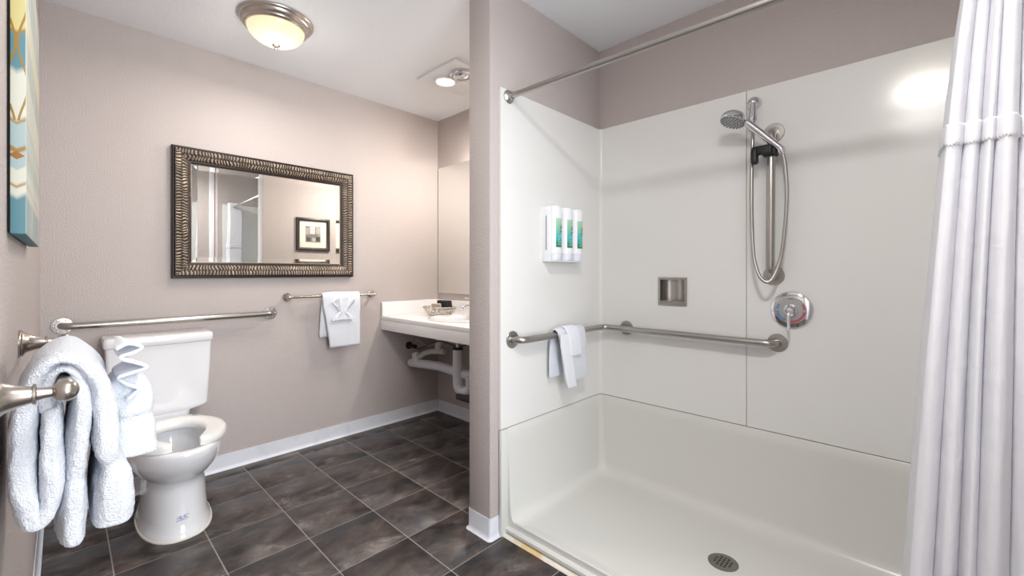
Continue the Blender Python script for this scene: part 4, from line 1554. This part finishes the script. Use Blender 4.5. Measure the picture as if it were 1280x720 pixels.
def art_material():
    m = bpy.data.materials.new('painted_canvas')
    m.use_nodes = True
    nt = m.node_tree
    L = nt.links
    p = nt.nodes['Principled BSDF']
    p.inputs['Roughness'].default_value = 0.6
    tc = nt.nodes.new('ShaderNodeNewGeometry')
    sp = nt.nodes.new('ShaderNodeSeparateXYZ')
    L.new(tc.outputs['Position'], sp.inputs[0])

    def mth(op, a, b=None, c=None):
        n = nt.nodes.new('ShaderNodeMath')
        n.operation = op
        for i, v in enumerate((a, b, c)):
            if v is None:
                continue
            if isinstance(v, (int, float)):
                n.inputs[i].default_value = v
            else:
                L.new(v, n.inputs[i])
        return n.outputs[0]

    def mixc(f, a, b):
        n = nt.nodes.new('ShaderNodeMix')
        n.data_type = 'RGBA'
        L.new(f, n.inputs[0])
        for i, v in ((6, a), (7, b)):
            if isinstance(v, tuple):
                n.inputs[i].default_value = v
            else:
                L.new(v, n.inputs[i])
        return n.outputs[2]
    # distance across the canvas: wraps round the side (x + y)
    w = mth('ADD', sp.outputs[0], sp.outputs[1])
    z = sp.outputs[2]
    # ogee columns 0.032 wide on the wrapped edge, chevron bands by height
    u = mth('PINGPONG', mth('ADD', w, 1.6995), 0.0165)
    un = mth('DIVIDE', u, 0.0165)
    nzz = nt.nodes.new('ShaderNodeTexNoise')
    nzz.inputs['Scale'].default_value = 26
    nzz.inputs['Detail'].default_value = 6
    L.new(tc.outputs['Position'], nzz.inputs['Vector'])
    zz = mth('ADD', z, mth('MULTIPLY', un, -0.012))
    zz = mth('ADD', zz, mth('MULTIPLY', mth('SUBTRACT', nzz.outputs['Fac'], 0.5), 0.006))
    cr = nt.nodes.new('ShaderNodeValToRGB')
    cr.color_ramp.interpolation = 'LINEAR'
    r = nt.nodes.new('ShaderNodeMapRange')
    r.inputs[1].default_value = 1.24
    r.inputs[2].default_value = 1.88
    L.new(zz, r.inputs[0])
    L.new(r.outputs[0], cr.inputs[0])
    teal, pale, cream, gold, yel = srgb(86, 128, 138), srgb(156, 174, 174), srgb(200, 200, 186), srgb(150, 116, 52), srgb(198, 188, 128)
    els = cr.color_ramp.elements
    els[0].position, els[0].color = 0.0, teal
    els[1].position, els[1].color = 1.0, teal
    for q, c in ((0.10, teal), (0.115, cream), (0.135, cream), (0.14, gold), (0.15, cream), (0.19, cream), (0.195, pale), (0.24, pale), (0.245, gold), (0.256, gold), (0.26, pale), (0.33, pale), (0.335, gold), (0.35, cream), (0.48, cream), (0.50, teal), (0.60, teal), (0.61, gold), (0.62, yel), (0.72, yel), (0.74, teal), (0.86, teal), (0.88, pale)):
        x = els.new(q) if len(els) < 31 else els[-1]
        x.color = c
    # gold ogee line: curve between columns
    wv = mth('SINE', mth('MULTIPLY', z, 38.0))
    d = mth('ABSOLUTE', mth('SUBTRACT', un, mth('MULTIPLY_ADD', wv, 0.4, 0.5)))
    line = mth('LESS_THAN', d, 0.10)
    band = mth('GREATER_THAN', z, 1.46)
    f = mth('MULTIPLY', line, band)
    # small diamond motifs
    dm = mth('ADD', mth('MULTIPLY', un, 0.012), mth('ABSOLUTE', mth('SUBTRACT', z, 1.392)))
    f2 = mth('LESS_THAN', dm, 0.008)
    c1 = mixc(f, cr.outputs[0], gold)
    c2 = mixc(f2, c1, srgb(150, 96, 40))
    # rubbed, streaky paint
    st = nt.nodes.new('ShaderNodeTexNoise')
    st.inputs['Scale'].default_value = 14
    st.inputs['Detail'].default_value = 7
    mp = nt.nodes.new('ShaderNodeMapping')
    mp.inputs['Scale'].default_value = (3, 3, 0.25)
    L.new(tc.outputs['Position'], mp.inputs[0])
    L.new(mp.outputs[0], st.inputs['Vector'])
    rr2 = nt.nodes.new('ShaderNodeMapRange')
    rr2.inputs[1].default_value = 0.48
    rr2.inputs[2].default_value = 0.62
    rr2.inputs[4].default_value = 0.55
    L.new(st.outputs['Fac'], rr2.inputs[0])
    front = mth('GREATER_THAN', sp.outputs[0], 0.0240)
    f3 = mth('MULTIPLY', mth('MULTIPLY_ADD', rr2.outputs[0], 0.7, 0.45), front)
    c3 = mixc(f3, c2, srgb(204, 206, 196))
    L.new(c3, p.inputs['Base Color'])
    return m


art = thing('canvas_art', (0, -1.4, 1.24), 'teal and gold patterned canvas hanging on the left wall', 'wall art')
b = nb()
box(b, 0.004, ax1, ay0, ay1, az0, az1, 0.0018, 2)
obj('canvas', b, art_material(), art)
b = nb()
box(b, 0.0008, 0.004, ay0 + 0.006, ay1 - 0.006, az0 + 0.006, az1 - 0.006)
obj('canvas_gap_shade', b, 'dark', art)  # black filler behind the canvas, painted as its gap shadow

# ---------------------------------------------------------------- framed picture seen in the mirror
fx0, fx1, fz0, fz1 = 1.650, 1.975, 1.378, 1.702
fp = thing('framed_picture', ((fx0 + fx1) / 2, YD, fz0), 'black framed small print on the partition wall, seen in the framed mirror', 'picture')
b = nb()
y0_, y1_ = YD + 0.001, YD + 0.022
w_ = 0.030
oo = [(fx0, fz0), (fx1, fz0), (fx1, fz1), (fx0, fz1)]
ii = [(fx0 + w_, fz0 + w_), (fx1 - w_, fz0 + w_), (fx1 - w_, fz1 - w_), (fx0 + w_, fz1 - w_)]
mm = [(fx0 + w_ * .5, fz0 + w_ * .5), (fx1 - w_ * .5, fz0 + w_ * .5), (fx1 - w_ * .5, fz1 - w_ * .5), (fx0 + w_ * .5, fz1 - w_ * .5)]
loft(b, [[(x, y0_, z) for x, z in oo], [(x, y1_, z) for x, z in oo], [(x, y1_ + 0.003, z) for x, z in mm], [(x, y1_ - 0.004, z) for x, z in ii], [(x, y0_, z) for x, z in ii]], caps=(False, False))
obj('frame', b, 'pic_black', fp)
b = nb()
box(b, fx0 + w_, fx1 - w_, y0_, y0_ + 0.005, fz0 + w_, fz1 - w_)
obj('mat_board', b, 'mat_board', fp)
px0, px1, pz0, pz1 = 1.738, 1.886, 1.462, 1.620
yp = y0_ + 0.0055
ph = obj('print', box(nb(), px0, px1, y0_ + 0.004, yp, pz0, pz1), mat('print_grey', srgb(150, 148, 144), 0.6, var=(40, srgb(110, 106, 102), 0.4, 0.6)), fp)
for c0, c1, d0, d1, col in ((0.30, 0.62, 0.52, 0.98, (206, 208, 208)), (0.0, 0.26, 0.5, 0.9, (168, 160, 150)), (0.70, 1.0, 0.55, 0.95, (176, 168, 158)), (0.30, 0.80, 0.34, 0.50, (120, 112, 108)), (0.06, 0.34, 0.06, 0.30, (76, 72, 70)), (0.44, 0.66, 0.05, 0.28, (176, 172, 168)), (0.70, 0.95, 0.08, 0.36, (60, 57, 56))):
    b = nb()
    W_, H_ = px1 - px0, pz1 - pz0
    box(b, px0 + c0 * W_, px0 + c1 * W_, yp, yp + 0.0006, pz0 + d0 * H_, pz0 + d1 * H_)
    obj('print_patch', b, mat('print_tone', srgb(*col), 0.6), ph)
